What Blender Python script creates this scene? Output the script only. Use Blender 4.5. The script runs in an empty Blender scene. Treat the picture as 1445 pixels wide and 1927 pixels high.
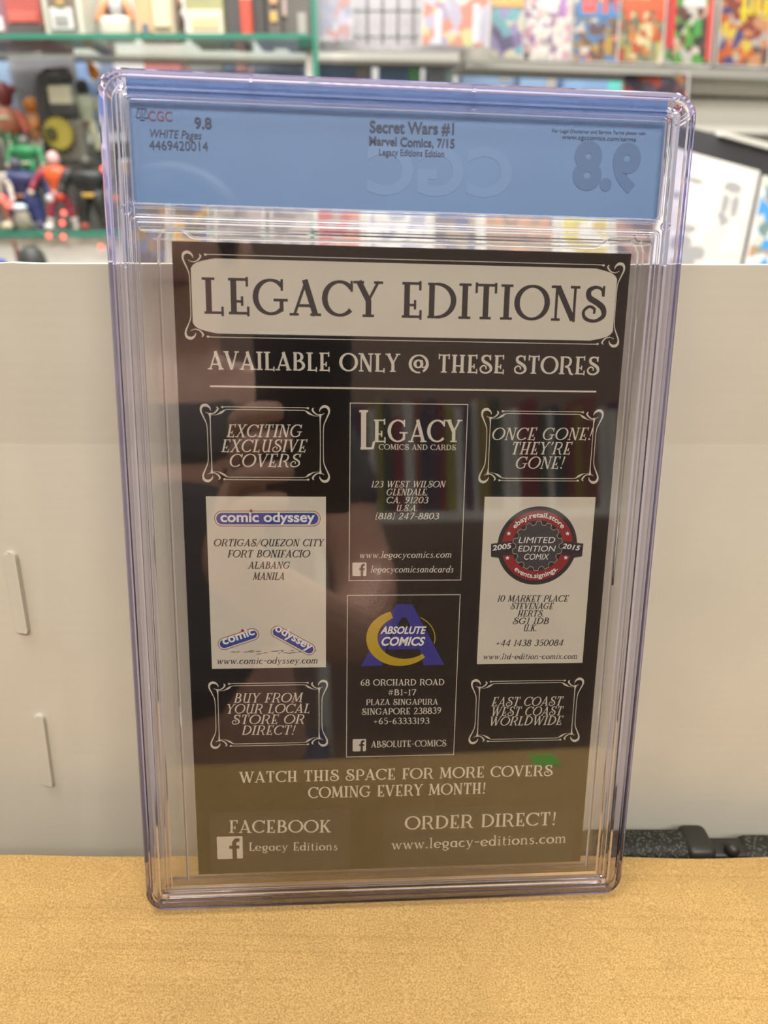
import bpy, bmesh, math, random
from mathutils import Vector, Matrix
random.seed(7)
R = math.radians
scene = bpy.context.scene
COL = scene.collection

# ------------------------------------------------------------------ camera, light, exposure
CAM_Z = 0.38                      # camera height above the counter top (z = 0)
PITCH = R(24.0)
FPX = 1350.0                      # focal length in pixels of the 1445 x 1927 frame
cam_data = bpy.data.cameras.new('camera')
cam = bpy.data.objects.new('camera', cam_data)
COL.objects.link(cam)
cam.location = (0, 0, CAM_Z)
cam.rotation_euler = (math.pi / 2 - PITCH, 0, 0)
cam_data.sensor_fit = 'HORIZONTAL'
cam_data.sensor_width = 36.0
cam_data.lens = FPX / 1445 * 36.0
cam_data.clip_start = 0.01
cam_data.dof.use_dof = True
cam_data.dof.focus_distance = 0.288
cam_data.dof.aperture_fstop = cam_data.lens / 3.6      # about a 3.6 mm opening
scene.camera = cam

world = bpy.data.worlds.new('shop_ambient')
scene.world = world
world.use_nodes = True
wn = world.node_tree.nodes
wn['Background'].inputs[0].default_value = (1.0, 0.96, 0.9, 1)
wn['Background'].inputs[1].default_value = 0.62

def area_light(name, loc, target, sx, sy, power, color):
    d = bpy.data.lights.new(name, 'AREA')
    d.shape = 'RECTANGLE'; d.size = sx; d.size_y = sy; d.energy = power; d.color = color
    o = bpy.data.objects.new(name, d); COL.objects.link(o)
    o.location = loc
    o.rotation_euler = (Vector(target) - Vector(loc)).to_track_quat('-Z', 'Y').to_euler()
    return o
area_light('ceiling_light_front', (0.3, -1.25, 1.95), (0.05, 0.3, 0.25), 1.8, 0.6, 54, (1.0, 0.95, 0.87))
area_light('ceiling_light_middle', (0.0, 0.62, 2.1), (0.0, 0.8, 0), 1.8, 0.35, 23, (1.0, 0.97, 0.92))
area_light('person_fill_light', (-0.45, 0.02, 1.9), (-0.17, -0.46, 0.4), 0.7, 0.4, 15, (1.0, 0.94, 0.86))  # added lamp on the person, lifts their mirror image in the case
area_light('display_light', (0.35, 1.0, 1.45), (0.3, 1.7, 0.3), 2.2, 0.15, 12, (1.0, 0.98, 0.95))

area_light('left_fill_light', (-0.55, 1.05, 1.4), (-0.45, 1.75, 0.5), 1.4, 0.2, 18, (1.0, 0.98, 0.95))  # added fill lamp, unseen, brightens the dim left background

scene.view_settings.view_transform = 'Standard'
scene.view_settings.look = 'None'
scene.view_settings.gamma = 1.0
scene.view_settings.exposure = -0.1
scene.view_settings.use_curve_mapping = False
cy = scene.cycles
cy.use_denoising = True; cy.denoising_input_passes = 'RGB'
cy.use_adaptive_sampling = False
cy.max_bounces = 14; cy.diffuse_bounces = 3; cy.glossy_bounces = 5
cy.transmission_bounces = 12; cy.transparent_max_bounces = 24
cy.caustics_reflective = False; cy.caustics_refractive = True
cy.sample_clamp_indirect = 6.0

# ------------------------------------------------------------------ helpers
def at(px, py, Y):
    """point of the place that stands at distance Y in front of the camera, along the direction of a picture point"""
    dx = (px - 722.5) / FPX; dy = -(py - 963.5) / FPX
    cp, sp = math.cos(PITCH), math.sin(PITCH)
    d = Vector((dx, cp + dy * sp, -sp + dy * cp))
    return Vector((0, 0, CAM_Z)) + d * (Y / d.y)

class MB:
    """collects shapes for ONE mesh"""
    def __init__(s): s.v = []; s.f = []
    def add(s, vs, fs):
        n = len(s.v); s.v += [Vector(v) for v in vs]; s.f += [tuple(i + n for i in f) for f in fs]; return s
    def box(s, a, b):
        x0, y0, z0 = a; x1, y1, z1 = b
        return s.add([(x0,y0,z0),(x1,y0,z0),(x1,y1,z0),(x0,y1,z0),(x0,y0,z1),(x1,y0,z1),(x1,y1,z1),(x0,y1,z1)],
                     [(0,3,2,1),(4,5,6,7),(0,1,5,4),(1,2,6,5),(2,3,7,6),(3,0,4,7)])
    def rbox(s, a, b, r=0.003, seg=3):
        """box with every edge rounded"""
        bm = bmesh.new(); bmesh.ops.create_cube(bm, size=1)
        a = Vector(a); b = Vector(b); c = (a + b) / 2; d = b - a
        for v in bm.verts: v.co = Vector((v.co.x * d.x, v.co.y * d.y, v.co.z * d.z)) + c
        bmesh.ops.bevel(bm, geom=bm.edges[:], offset=r, segments=seg, affect='EDGES', profile=0.5)
        bm.verts.index_update()
        s.add([v.co.copy() for v in bm.verts], [tuple(v.index for v in f.verts) for f in bm.faces]); bm.free(); return s
    def ball(s, c, rx, ry=None, rz=None, nu=18, nv=12):
        ry = ry or rx; rz = rz or rx
        vs = [(c[0], c[1], c[2] + rz)]; fs = []
        for j in range(1, nv):
            t = math.pi * j / nv
            for i in range(nu):
                p = 2 * math.pi * i / nu
                vs.append((c[0] + rx * math.sin(t) * math.cos(p), c[1] + ry * math.sin(t) * math.sin(p), c[2] + rz * math.cos(t)))
        vs.append((c[0], c[1], c[2] - rz)); L = len(vs) - 1
        for i in range(nu):
            k = (i + 1) % nu
            fs.append((0, 1 + i, 1 + k)); fs.append((L, 1 + (nv - 2) * nu + k, 1 + (nv - 2) * nu + i))
            for j in range(nv - 2):
                a = 1 + j * nu; fs.append((a + i, a + nu + i, a + nu + k, a + k))
        return s.add(vs, fs)
    def tube(s, pts, rad, n=10, cap=True):
        """round tube through points; rad is one radius or a list"""
        pts = [Vector(p) for p in pts]; m = len(pts)
        if not isinstance(rad, (list, tuple)): rad = [rad] * m
        base = len(s.v); up = None
        for k, p in enumerate(pts):
            t = (pts[min(k + 1, m - 1)] - pts[max(k - 1, 0)]).normalized()
            if up is None: up = Vector((0, 0, 1)) if abs(t.z) < .9 else Vector((1, 0, 0))
            a = t.cross(up).normalized(); up = a.cross(t).normalized()
            for i in range(n):
                q = 2 * math.pi * i / n
                s.v.append(p + (a * math.cos(q) + up * math.sin(q)) * rad[k])
        for k in range(m - 1):
            for i in range(n):
                j = (i + 1) % n; b = base + k * n
                s.f.append((b + i, b + j, b + n + j, b + n + i))
        if cap:
            s.f.append(tuple(base + i for i in reversed(range(n)))); s.f.append(tuple(base + (m - 1) * n + i for i in range(n)))
        return s
    def limb(s, a, b, r0, r1, n=12):
        """tapered limb with rounded ends"""
        a = Vector(a); b = Vector(b); d = (b - a).normalized()
        pts = [a - d * r0 * .98, a - d * r0 * .7, a, b, b + d * r1 * .7, b + d * r1 * .98]
        return s.tube(pts, [r0 * .2, r0 * .7, r0, r1, r1 * .7, r1 * .2], n)
    def prism(s, poly, z0, z1):
        """polygon in the local XY plane, extruded from z0 to z1"""
        n = len(poly)
        s.add([(x, y, z0) for x, y in poly] + [(x, y, z1) for x, y in poly],
              [tuple(reversed(range(n))), tuple(range(n, 2 * n))] + [(i, (i + 1) % n, n + (i + 1) % n, n + i) for i in range(n)])
        return s
    def ring_sweep(s, x0, y0, x1, y1, r, prof, seg=8):
        """closed profile (inset, z) carried round a rounded rectangle"""
        loops = []
        for d, z in prof:
            rr = max(r - d, 0.25); X0, Y0, X1, Y1 = x0 + d, y0 + d, x1 - d, y1 - d
            lp = []
            for (cx, cy_, a0) in ((X1 - rr, Y1 - rr, 0), (X0 + rr, Y1 - rr, 90), (X0 + rr, Y0 + rr, 180), (X1 - rr, Y0 + rr, 270)):
                for k in range(seg + 1):
                    a = R(a0 + 90 * k / seg); lp.append((cx + rr * math.cos(a), cy_ + rr * math.sin(a), z))
            loops.append(lp)
        n = len(loops[0]); m = len(loops)
        vs = [p for lp in loops for p in lp]; fs = []
        for k in range(m):
            k2 = (k + 1) % m
            for i in range(n):
                j = (i + 1) % n; fs.append((k * n + i, k * n + j, k2 * n + j, k2 * n + i))
        return s.add(vs, fs)
    def scaled(s, k): s.v = [v * k for v in s.v]; return s
    def build(s, name, mat, parent=None, smooth=False, loc=None, recalc=True):
        me = bpy.data.meshes.new(name)
        me.from_pydata([tuple(v) for v in s.v], [], s.f)
        if recalc:
            bm = bmesh.new(); bm.from_mesh(me); bmesh.ops.recalc_face_normals(bm, faces=bm.faces[:]); bm.to_mesh(me); bm.free()
        me.materials.append(mat)
        if smooth:
            for p in me.polygons: p.use_smooth = True
        o = bpy.data.objects.new(name, me); COL.objects.link(o)
        if parent: o.parent = parent
        if loc is not None: o.location = loc
        return o

def tag(o, label=None, cat=None, group=None, kind=None):
    if label: o['label'] = label
    if cat: o['category'] = cat
    if group: o['group'] = group
    if kind: o['kind'] = kind
    return o
def thing(name, label, cat, loc=(0, 0, 0), rotz=0.0, group=None):
    o = bpy.data.objects.new(name, None); COL.objects.link(o)
    o.empty_display_size = .02
    o.location = loc; o.rotation_euler = (0, 0, rotz)
    return tag(o, label, cat, group)

# ------------------------------------------------------------------ materials
def srgb(c):
    """0-255 sRGB to linear"""
    return tuple((x / 255 / 12.92 if x / 255 <= .04045 else ((x / 255 + .055) / 1.055) ** 2.4) for x in c) + (1.0,)
def mat(name, c, rough=.5, spec=.5, noise=0.0, nscale=200, bump=0.0, bscale=400, metallic=0.0, coat=0.0):
    m = bpy.data.materials.new(name); m.use_nodes = True
    nt = m.node_tree; b = nt.nodes['Principled BSDF']
    col = srgb(c)
    b.inputs['Base Color'].default_value = col; b.inputs['Roughness'].default_value = rough
    b.inputs['Specular IOR Level'].default_value = spec; b.inputs['Metallic'].default_value = metallic
    b.inputs['Coat Weight'].default_value = coat; b.inputs['Coat Roughness'].default_value = .06
    tc = nt.nodes.new('ShaderNodeTexCoord')
    if noise:
        n = nt.nodes.new('ShaderNodeTexNoise'); n.inputs['Scale'].default_value = nscale; n.inputs['Detail'].default_value = 4
        nt.links.new(tc.outputs['Object'], n.inputs['Vector'])
        r = nt.nodes.new('ShaderNodeValToRGB')
        r.color_ramp.elements[0].position = .3; r.color_ramp.elements[1].position = .7
        r.color_ramp.elements[0].color = tuple(x * (1 - noise) for x in col[:3]) + (1,)
        r.color_ramp.elements[1].color = tuple(min(1, x * (1 + noise)) for x in col[:3]) + (1,)
        nt.links.new(n.outputs['Fac'], r.inputs[0]); nt.links.new(r.outputs[0], b.inputs['Base Color'])
    if bump:
        n2 = nt.nodes.new('ShaderNodeTexNoise'); n2.inputs['Scale'].default_value = bscale; n2.inputs['Detail'].default_value = 3
        nt.links.new(tc.outputs['Object'], n2.inputs['Vector'])
        bp = nt.nodes.new('ShaderNodeBump'); bp.inputs['Strength'].default_value = bump; bp.inputs['Distance'].default_value = .001
        nt.links.new(n2.outputs['Fac'], bp.inputs['Height']); nt.links.new(bp.outputs[0], b.inputs['Normal'])
    return m

def clear_sheet(name, tint, f0=.04, rough=.015, graze=1.0):
    """clear flat plastic or pane: lets light straight through, mirrors a little, more at grazing angles"""
    m = bpy.data.materials.new(name); m.use_nodes = True; nt = m.node_tree
    for n in list(nt.nodes): nt.nodes.remove(n)
    out = nt.nodes.new('ShaderNodeOutputMaterial'); mx = nt.nodes.new('ShaderNodeMixShader')
    tr = nt.nodes.new('ShaderNodeBsdfTransparent'); gl = nt.nodes.new('ShaderNodeBsdfGlossy')
    tr.inputs[0].default_value = tuple(tint) + (1,); gl.inputs['Roughness'].default_value = rough
    lw = nt.nodes.new('ShaderNodeLayerWeight'); lw.inputs[0].default_value = .5
    pw = nt.nodes.new('ShaderNodeMath'); pw.operation = 'POWER'; pw.inputs[1].default_value = 5
    ma = nt.nodes.new('ShaderNodeMath'); ma.operation = 'MULTIPLY_ADD'; ma.inputs[1].default_value = graze - f0; ma.inputs[2].default_value = f0
    nt.links.new(lw.outputs['Facing'], pw.inputs[0]); nt.links.new(pw.outputs[0], ma.inputs[0])
    nt.links.new(ma.outputs[0], mx.inputs[0]); nt.links.new(tr.outputs[0], mx.inputs[1]); nt.links.new(gl.outputs[0], mx.inputs[2])
    nt.links.new(mx.outputs[0], out.inputs[0])
    return m
def moulded_clear(name, tint, absorb, density, ior=1.5):
    """thick moulded polystyrene: refracts, and is tinted by the length of plastic the light crosses"""
    m = bpy.data.materials.new(name); m.use_nodes = True; nt = m.node_tree
    b = nt.nodes['Principled BSDF']
    b.inputs['Base Color'].default_value = tuple(tint) + (1,)
    b.inputs['Transmission Weight'].default_value = 1; b.inputs['Roughness'].default_value = 0.02; b.inputs['IOR'].default_value = ior
    va = nt.nodes.new('ShaderNodeVolumeAbsorption'); va.inputs[0].default_value = tuple(absorb) + (1,); va.inputs[1].default_value = density
    nt.links.new(va.outputs[0], nt.nodes['Material Output'].inputs['Volume'])
    return m
def art(name, palette, scale=35, seed=0.0, rough=.3):
    """busy printed artwork: patches of the palette's inks"""
    m = bpy.data.materials.new(name); m.use_nodes = True; nt = m.node_tree; b = nt.nodes['Principled BSDF']
    b.inputs['Roughness'].default_value = rough
    tc = nt.nodes.new('ShaderNodeTexCoord'); mp = nt.nodes.new('ShaderNodeMapping'); mp.inputs['Location'].default_value = (seed, seed * .37, seed * .71)
    ns = nt.nodes.new('ShaderNodeTexNoise'); ns.inputs['Scale'].default_value = scale * .8
    mixv = nt.nodes.new('ShaderNodeMix'); mixv.data_type = 'VECTOR'; mixv.inputs[0].default_value = .012
    vo = nt.nodes.new('ShaderNodeTexVoronoi'); vo.inputs['Scale'].default_value = scale
    sp = nt.nodes.new('ShaderNodeSeparateColor'); rp = nt.nodes.new('ShaderNodeValToRGB'); rp.color_ramp.interpolation = 'CONSTANT'
    nt.links.new(tc.outputs['Object'], mp.inputs[0]); nt.links.new(mp.outputs[0], ns.inputs['Vector'])
    nt.links.new(mp.outputs[0], mixv.inputs[4]); nt.links.new(ns.outputs['Color'], mixv.inputs[5])
    nt.links.new(mixv.outputs[1], vo.inputs['Vector']); nt.links.new(vo.outputs['Color'], sp.inputs[0]); nt.links.new(sp.outputs[0], rp.inputs[0])
    el = rp.color_ramp.elements
    while len(el) < len(palette): el.new(.5)
    for i, c in enumerate(palette): el[i].position = i / len(palette); el[i].color = srgb(c)
    nt.links.new(rp.outputs[0], b.inputs['Base Color'])
    return m
# ------------------------------------------------------------------ lettering: an old-style display face drawn stroke by stroke
TK, TN = .15, .07                 # thick and thin strokes, cap height = 1
def Ln(x0, y0, x1, y1, w=TK): return ('l', x0, y0, x1, y1, w)
def Ar(cx, cy, rx, ry, a0, a1, k=1.0): return ('a', cx, cy, rx, ry, a0, a1, k)
def Sf(x, y, l=.26): return ('l', x - l / 2, y, x + l / 2, y, .062)      # serif
def Sv(x, y0, y1): return ('l', x, y0, x, y1, .062)
def Cu(*p): return ('c', p)       # free curve: (x, y, w) points
B0, T1 = .031, .969
GL = {
 'A': (.74, [Ln(.1,0,.4,1,TN), Ln(.36,1,.62,0), Ln(.2,.28,.55,.28,TN), Sf(.1,B0,.22), Sf(.62,B0,.26)]),
 'B': (.66, [Ln(.16,0,.16,1), Ln(.06,T1,.3,T1,.06), Ln(.06,B0,.3,B0,.06), Ln(.16,.52,.3,.52,.06), Ar(.28,.75,.2,.22,-90,90), Ar(.28,.275,.28,.25,-90,90)]),
 'C': (.76, [Ar(.43,.5,.36,.47,38,318), Sv(.72,.7,1), ]),
 'D': (.78, [Ln(.16,0,.16,1), Ln(.06,T1,.3,T1,.06), Ln(.06,B0,.3,B0,.06), Ar(.28,.5,.42,.47,-90,90)]),
 'E': (.6, [Ln(.18,0,.18,1), Ln(.06,T1,.52,T1,.062), Sv(.5,.78,1.04), Ln(.18,.36,.38,.36,.06), Sv(.38,.24,.5), Ln(.06,B0,.54,B0,.062), Sv(.52,-.05,.22)]),
 'F': (.56, [Ln(.18,0,.18,1), Ln(.06,T1,.52,T1,.062), Sv(.5,.76,1.04), Ln(.18,.42,.38,.42,.06), Sv(.38,.3,.56), Sf(.18,B0,.28)]),
 'G': (.86, [Ar(.43,.5,.36,.47,42,318), Sv(.7,.68,1), Ln(.5,.42,.84,.42,.065), Ln(.69,.42,.69,.1,.1)]),
 'H': (.72, [Ln(.16,0,.16,1), Ln(.54,0,.54,1,TK), Ln(.16,.38,.54,.38,TN), Sf(.16,B0), Sf(.16,T1), Sf(.54,B0), Sf(.54,T1)]),
 'I': (.34, [Ln(.17,0,.17,1), Sf(.17,B0,.3), Sf(.17,T1,.3)]),
 'J': (.46, [Ln(.3,.2,.3,1), Ar(.18,.2,.12,.18,180,360), Sf(.3,T1,.3)]),
 'K': (.7, [Ln(.16,0,.16,1), Ln(.2,.42,.54,.98,TN), Ln(.3,.56,.58,0), Sf(.16,B0), Sf(.16,T1), Sf(.54,T1,.2), Sf(.6,B0,.22)]),
 'L': (.54, [Ln(.16,0,.16,1), Sf(.16,T1,.3), Ln(.05,B0,.5,B0,.062), Sv(.48,-.06,.2)]),
 'M': (.9, [Ln(.12,0,.17,1,TN), Ln(.17,1,.43,.08), Ln(.43,.08,.7,1,TN), Ln(.7,1,.76,0), Sf(.12,B0,.22), Sf(.77,B0,.26), Sf(.12,T1,.18), Sf(.74,T1,.18)]),
 'N': (.74, [Ln(.14,0,.14,1,TN), Ln(.16,.98,.58,.02), Ln(.6,-.03,.6,1,TN), Sf(.14,B0,.22), Sf(.11,T1,.22), Sf(.6,T1,.24)]),
 'O': (.88, [Ar(.44,.5,.38,.47,0,360)]),
 'P': (.64, [Ln(.16,0,.16,.88), Cu((.08,.84,.07),(.2,.95,.07),(.38,.97,.08),(.56,.8,.13),(.56,.56,.13),(.42,.42,.08),(.28,.44,.06)), Sf(.16,B0,.28)]),
 'Q': (.9, [Ar(.44,.5,.38,.47,0,360), Cu((.4,.2,.05),(.54,.14,.09),(.68,-.06,.1),(.86,-.14,.05))]),
 'R': (.74, [Ln(.16,0,.16,1), Cu((.06,.95,.06),(.3,.97,.065),(.52,.9,.1),(.58,.7,.13),(.5,.5,.1),(.3,.42,.06)), Cu((.34,.42,.06),(.5,.34,.11),(.6,.06,.12),(.74,-.01,.06)), Sf(.16,B0,.28)]),
 'S': (.66, [Cu((.54,.74,.06),(.5,.92,.07),(.34,.98,.08),(.18,.88,.13),(.2,.68,.15),(.4,.54,.15),(.56,.38,.15),(.58,.16,.12),(.38,.01,.08),(.14,.07,.09),(.07,.27,.08),(.2,.42,.07),(.34,.36,.07),(.34,.22,.06)), Sv(.55,.72,1.02)]),
 'T': (.64, [Ln(.32,0,.32,1), Ln(.06,T1,.58,T1,.062), Sv(.08,.74,1.04), Sv(.56,.74,1.04), Sf(.32,B0,.28)]),
 'U': (.72, [Cu((.16,.98,.14),(.16,.4,.14),(.2,.12,.12),(.34,.01,.08),(.5,.1,.07),(.55,.3,.07)), Ln(.56,0,.56,1,.12), Sf(.16,T1,.26), Sf(.56,T1,.24), Sf(.6,B0,.2)]),
 'V': (.7, [Ln(.1,1,.36,0), Ln(.36,.02,.6,1,TN), Sf(.1,T1,.26), Sf(.6,T1,.22)]),
 'W': (1.0, [Ln(.1,1,.32,0), Ln(.32,.02,.52,1,TN), Ln(.48,1,.7,0), Ln(.7,.02,.92,1,TN), Sf(.1,T1,.24), Sf(.5,T1,.2), Sf(.92,T1,.2)]),
 'X': (.7, [Ln(.12,1,.58,0), Ln(.12,0,.56,1,TN), Sf(.12,T1,.24), Sf(.56,T1,.22), Sf(.12,B0,.22), Sf(.58,B0,.24)]),
 'Y': (.68, [Ln(.1,1,.34,.46), Ln(.34,.46,.58,1,TN), Ln(.34,0,.34,.48), Sf(.1,T1,.26), Sf(.58,T1,.22), Sf(.34,B0,.28)]),
 'Z': (.62, [Ln(.1,.03,.52,.97), Ln(.08,T1,.56,T1,.062), Ln(.06,B0,.56,B0,.062), Sv(.1,.76,1), Sv(.54,0,.24)]),
 '0': (.64, [Ar(.32,.5,.24,.47,0,360)]),
 '1': (.36, [Ln(.2,0,.2,1,.12), Ln(.08,.86,.2,.98,.06), Sf(.2,B0,.24)]),
 '2': (.6, [Cu((.1,.72,.07),(.16,.92,.08),(.32,.97,.08),(.48,.82,.13),(.4,.5,.13),(.2,.22,.09),(.08,.05,.07)), Ln(.07,B0,.54,B0,.075), Sv(.52,0,.18)]),
 '3': (.58, [Cu((.1,.84,.07),(.26,.98,.08),(.44,.86,.13),(.42,.64,.12),(.24,.54,.06)), Cu((.24,.54,.06),(.46,.46,.12),(.5,.2,.14),(.34,.02,.08),(.12,.08,.07),(.07,.22,.07))]),
 '4': (.64, [Ln(.42,0,.42,1,.13), Ln(.42,.98,.06,.3,.06), Ln(.06,.28,.58,.28,.07)]),
 '5': (.58, [Ln(.14,T1,.5,T1,.075), Ln(.15,.97,.13,.55,.06), Cu((.13,.55,.06),(.3,.62,.08),(.48,.46,.13),(.48,.2,.13),(.3,.02,.08),(.1,.1,.07))]),
 '6': (.6, [Cu((.48,.98,.05),(.24,.8,.1),(.12,.45,.14),(.16,.14,.13),(.32,.02,.08),(.48,.16,.12),(.46,.42,.1),(.3,.52,.07),(.14,.38,.06))]),
 '7': (.56, [Ln(.06,T1,.52,T1,.075), Ln(.5,.97,.24,0,.13), Sv(.08,.78,1)]),
 '8': (.6, [Ar(.3,.74,.17,.22,0,360), Ar(.3,.26,.22,.24,0,360)]),
 '9': (.6, [Cu((.12,.02,.05),(.36,.2,.1),(.48,.55,.14),(.44,.86,.13),(.28,.98,.08),(.12,.84,.12),(.14,.58,.1),(.3,.48,.07),(.46,.62,.06))]),
 '.': (.26, [('d', .12, .07, .075)]), ',': (.26, [('d', .12, .07, .07), Ln(.14,.06,.08,-.14,.05)]),
 '!': (.32, [Cu((.18,1,.13),(.17,.6,.09),(.15,.28,.04)), ('d', .15, .07, .075)]), "'": (.24, [Cu((.14,1,.12),(.14,.88,.1),(.08,.74,.04))]),
 '-': (.46, [Ln(.07,.42,.39,.42,.08)]), '+': (.6, [Ln(.06,.4,.52,.4,.065), Ln(.29,.16,.29,.64,.065)]),
 '/': (.46, [Ln(.04,-.08,.42,1.05,.065)]), '#': (.66, [Ln(.2,.05,.28,.95,.06), Ln(.4,.05,.48,.95,.06), Ln(.06,.34,.58,.34,.06), Ln(.1,.66,.62,.66,.06)]),
 '[': (.34, [Ln(.12,-.06,.12,1.04,.07), Ln(.12,1.01,.3,1.01,.055), Ln(.12,-.03,.3,-.03,.055)]), ']': (.34, [Ln(.22,-.06,.22,1.04,.07), Ln(.04,1.01,.22,1.01,.055), Ln(.04,-.03,.22,-.03,.055)]),
 '@': (1.0, [Ar(.5,.46,.42,.48,-60,280), Ar(.48,.46,.17,.2,0,360), Cu((.66,.68,.08),(.64,.4,.08),(.72,.26,.06),(.84,.34,.06),(.92,.5,.06))]),
 ' ': (.36, []), '~': (.54, [Ln(.16,0,.16,1), Sf(.16,T1,.3), Ln(.05,B0,.48,B0,.062), Ln(.47,.02,.52,.2,.07)]),
 'a': (.6, [Ar(.28,.3,.2,.27,0,360), Ln(.47,0,.47,.6,.1), Sf(.5,B0,.14)]),
 'b': (.62, [Ln(.12,0,.12,1,.1), Ar(.32,.3,.2,.27,0,360)]),
 'c': (.52, [Ar(.29,.3,.22,.27,50,315)]),
 'd': (.62, [Ar(.28,.3,.2,.27,0,360), Ln(.48,0,.48,1,.1), Sf(.42,T1,.14), Sf(.51,B0,.14)]),
 'e': (.58, [Ar(.29,.3,.22,.27,0,320), Ln(.08,.28,.5,.34,.055)]),
 'f': (.4, [Cu((.38,.9,.06),(.28,.98,.08),(.18,.86,.11),(.18,.5,.11),(.18,0,.11)), Ln(.06,.6,.34,.6,.055)]),
 'g': (.58, [Ar(.28,.36,.19,.21,0,360), Cu((.14,.16,.06),(.12,.04,.08),(.34,.0,.09),(.48,-.14,.09),(.3,-.28,.07),(.1,-.2,.07),(.14,-.04,.05)), Ln(.42,.52,.54,.56,.055)]),
 'i': (.3, [Ln(.15,0,.15,.6,.1), Sf(.11,.57,.14), Sf(.15,B0,.22), ('d', .15, .82, .065)]),
 'l': (.3, [Ln(.15,0,.15,1,.1), Sf(.1,T1,.16), Sf(.15,B0,.22)]),
 'm': (.9, [Ln(.13,0,.13,.6,.1), Cu((.15,.42,.05),(.27,.58,.07),(.4,.54,.1),(.43,.35,.1),(.43,0,.1)), Cu((.45,.42,.05),(.57,.58,.07),(.7,.54,.1),(.74,.35,.1),(.74,0,.1)), Sf(.13,B0,.2), Sf(.43,B0,.18), Sf(.75,B0,.2), Sf(.1,.57,.14)]),
 'n': (.62, [Ln(.13,0,.13,.6,.1), Cu((.15,.42,.05),(.28,.58,.07),(.42,.54,.1),(.46,.35,.1),(.46,0,.1)), Sf(.13,B0,.2), Sf(.47,B0,.2), Sf(.1,.57,.14)]),
 'o': (.6, [Ar(.3,.3,.23,.27,0,360)]),
 'r': (.46, [Ln(.13,0,.13,.6,.1), Cu((.15,.4,.05),(.26,.56,.08),(.4,.52,.1)), Sf(.13,B0,.2), Sf(.1,.57,.14)]),
 's': (.46, [Cu((.36,.5,.06),(.25,.58,.07),(.12,.48,.1),(.22,.34,.1),(.36,.22,.1),(.32,.05,.08),(.16,.02,.07),(.08,.14,.06))]),
 't': (.4, [Ln(.17,.06,.17,.82,.1), Ln(.05,.58,.34,.58,.055), Cu((.17,.1,.1),(.24,.01,.07),(.36,.06,.05))]),
 'w': (.8, [Ln(.1,.6,.25,0,.1), Ln(.25,.02,.4,.6,.055), Ln(.38,.6,.54,0,.1), Ln(.54,.02,.7,.6,.055), Sf(.09,.57,.18), Sf(.7,.57,.16)]),
 'x': (.54, [Ln(.1,.6,.42,0,.1), Ln(.1,0,.42,.6,.055), Sf(.1,.57,.16), Sf(.42,.57,.16), Sf(.1,B0,.16), Sf(.43,B0,.18)]),
 'y': (.56, [Ln(.1,.6,.28,.06,.1), Cu((.46,.6,.055),(.32,.14,.055),(.22,-.16,.07),(.08,-.24,.07)), Sf(.1,.57,.18), Sf(.46,.57,.16)]),
}
def catmull(pts, n=6):
    out = []; m = len(pts)
    for i in range(m - 1):
        p0, p1, p2, p3 = pts[max(i - 1, 0)], pts[i], pts[i + 1], pts[min(i + 2, m - 1)]
        for k in range(n):
            t = k / n
            out.append(tuple(.5 * (2 * b + (c - a) * t + (2 * a - 5 * b + 4 * c - d) * t * t + (3 * b - a - 3 * c + d) * t ** 3) for a, b, c, d in zip(p0, p1, p2, p3)))
    out.append(tuple(pts[-1])); return out
def stroke_poly(path):
    """ribbon of quads for a path of (x, y, width)"""
    n = len(path); closed = n > 3 and abs(path[0][0] - path[-1][0]) < 1e-6 and abs(path[0][1] - path[-1][1]) < 1e-6
    L, Rr = [], []
    for i, (x, y, w) in enumerate(path):
        a = path[i - 1] if i else (path[-2] if closed else path[0]); b = path[i + 1] if i < n - 1 else (path[1] if closed else path[-1])
        dx, dy = b[0] - a[0], b[1] - a[1]; l = math.hypot(dx, dy) or 1
        nx, ny = -dy / l * w / 2, dx / l * w / 2
        L.append((x + nx, y + ny)); Rr.append((x - nx, y - ny))
    return L, Rr
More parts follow.
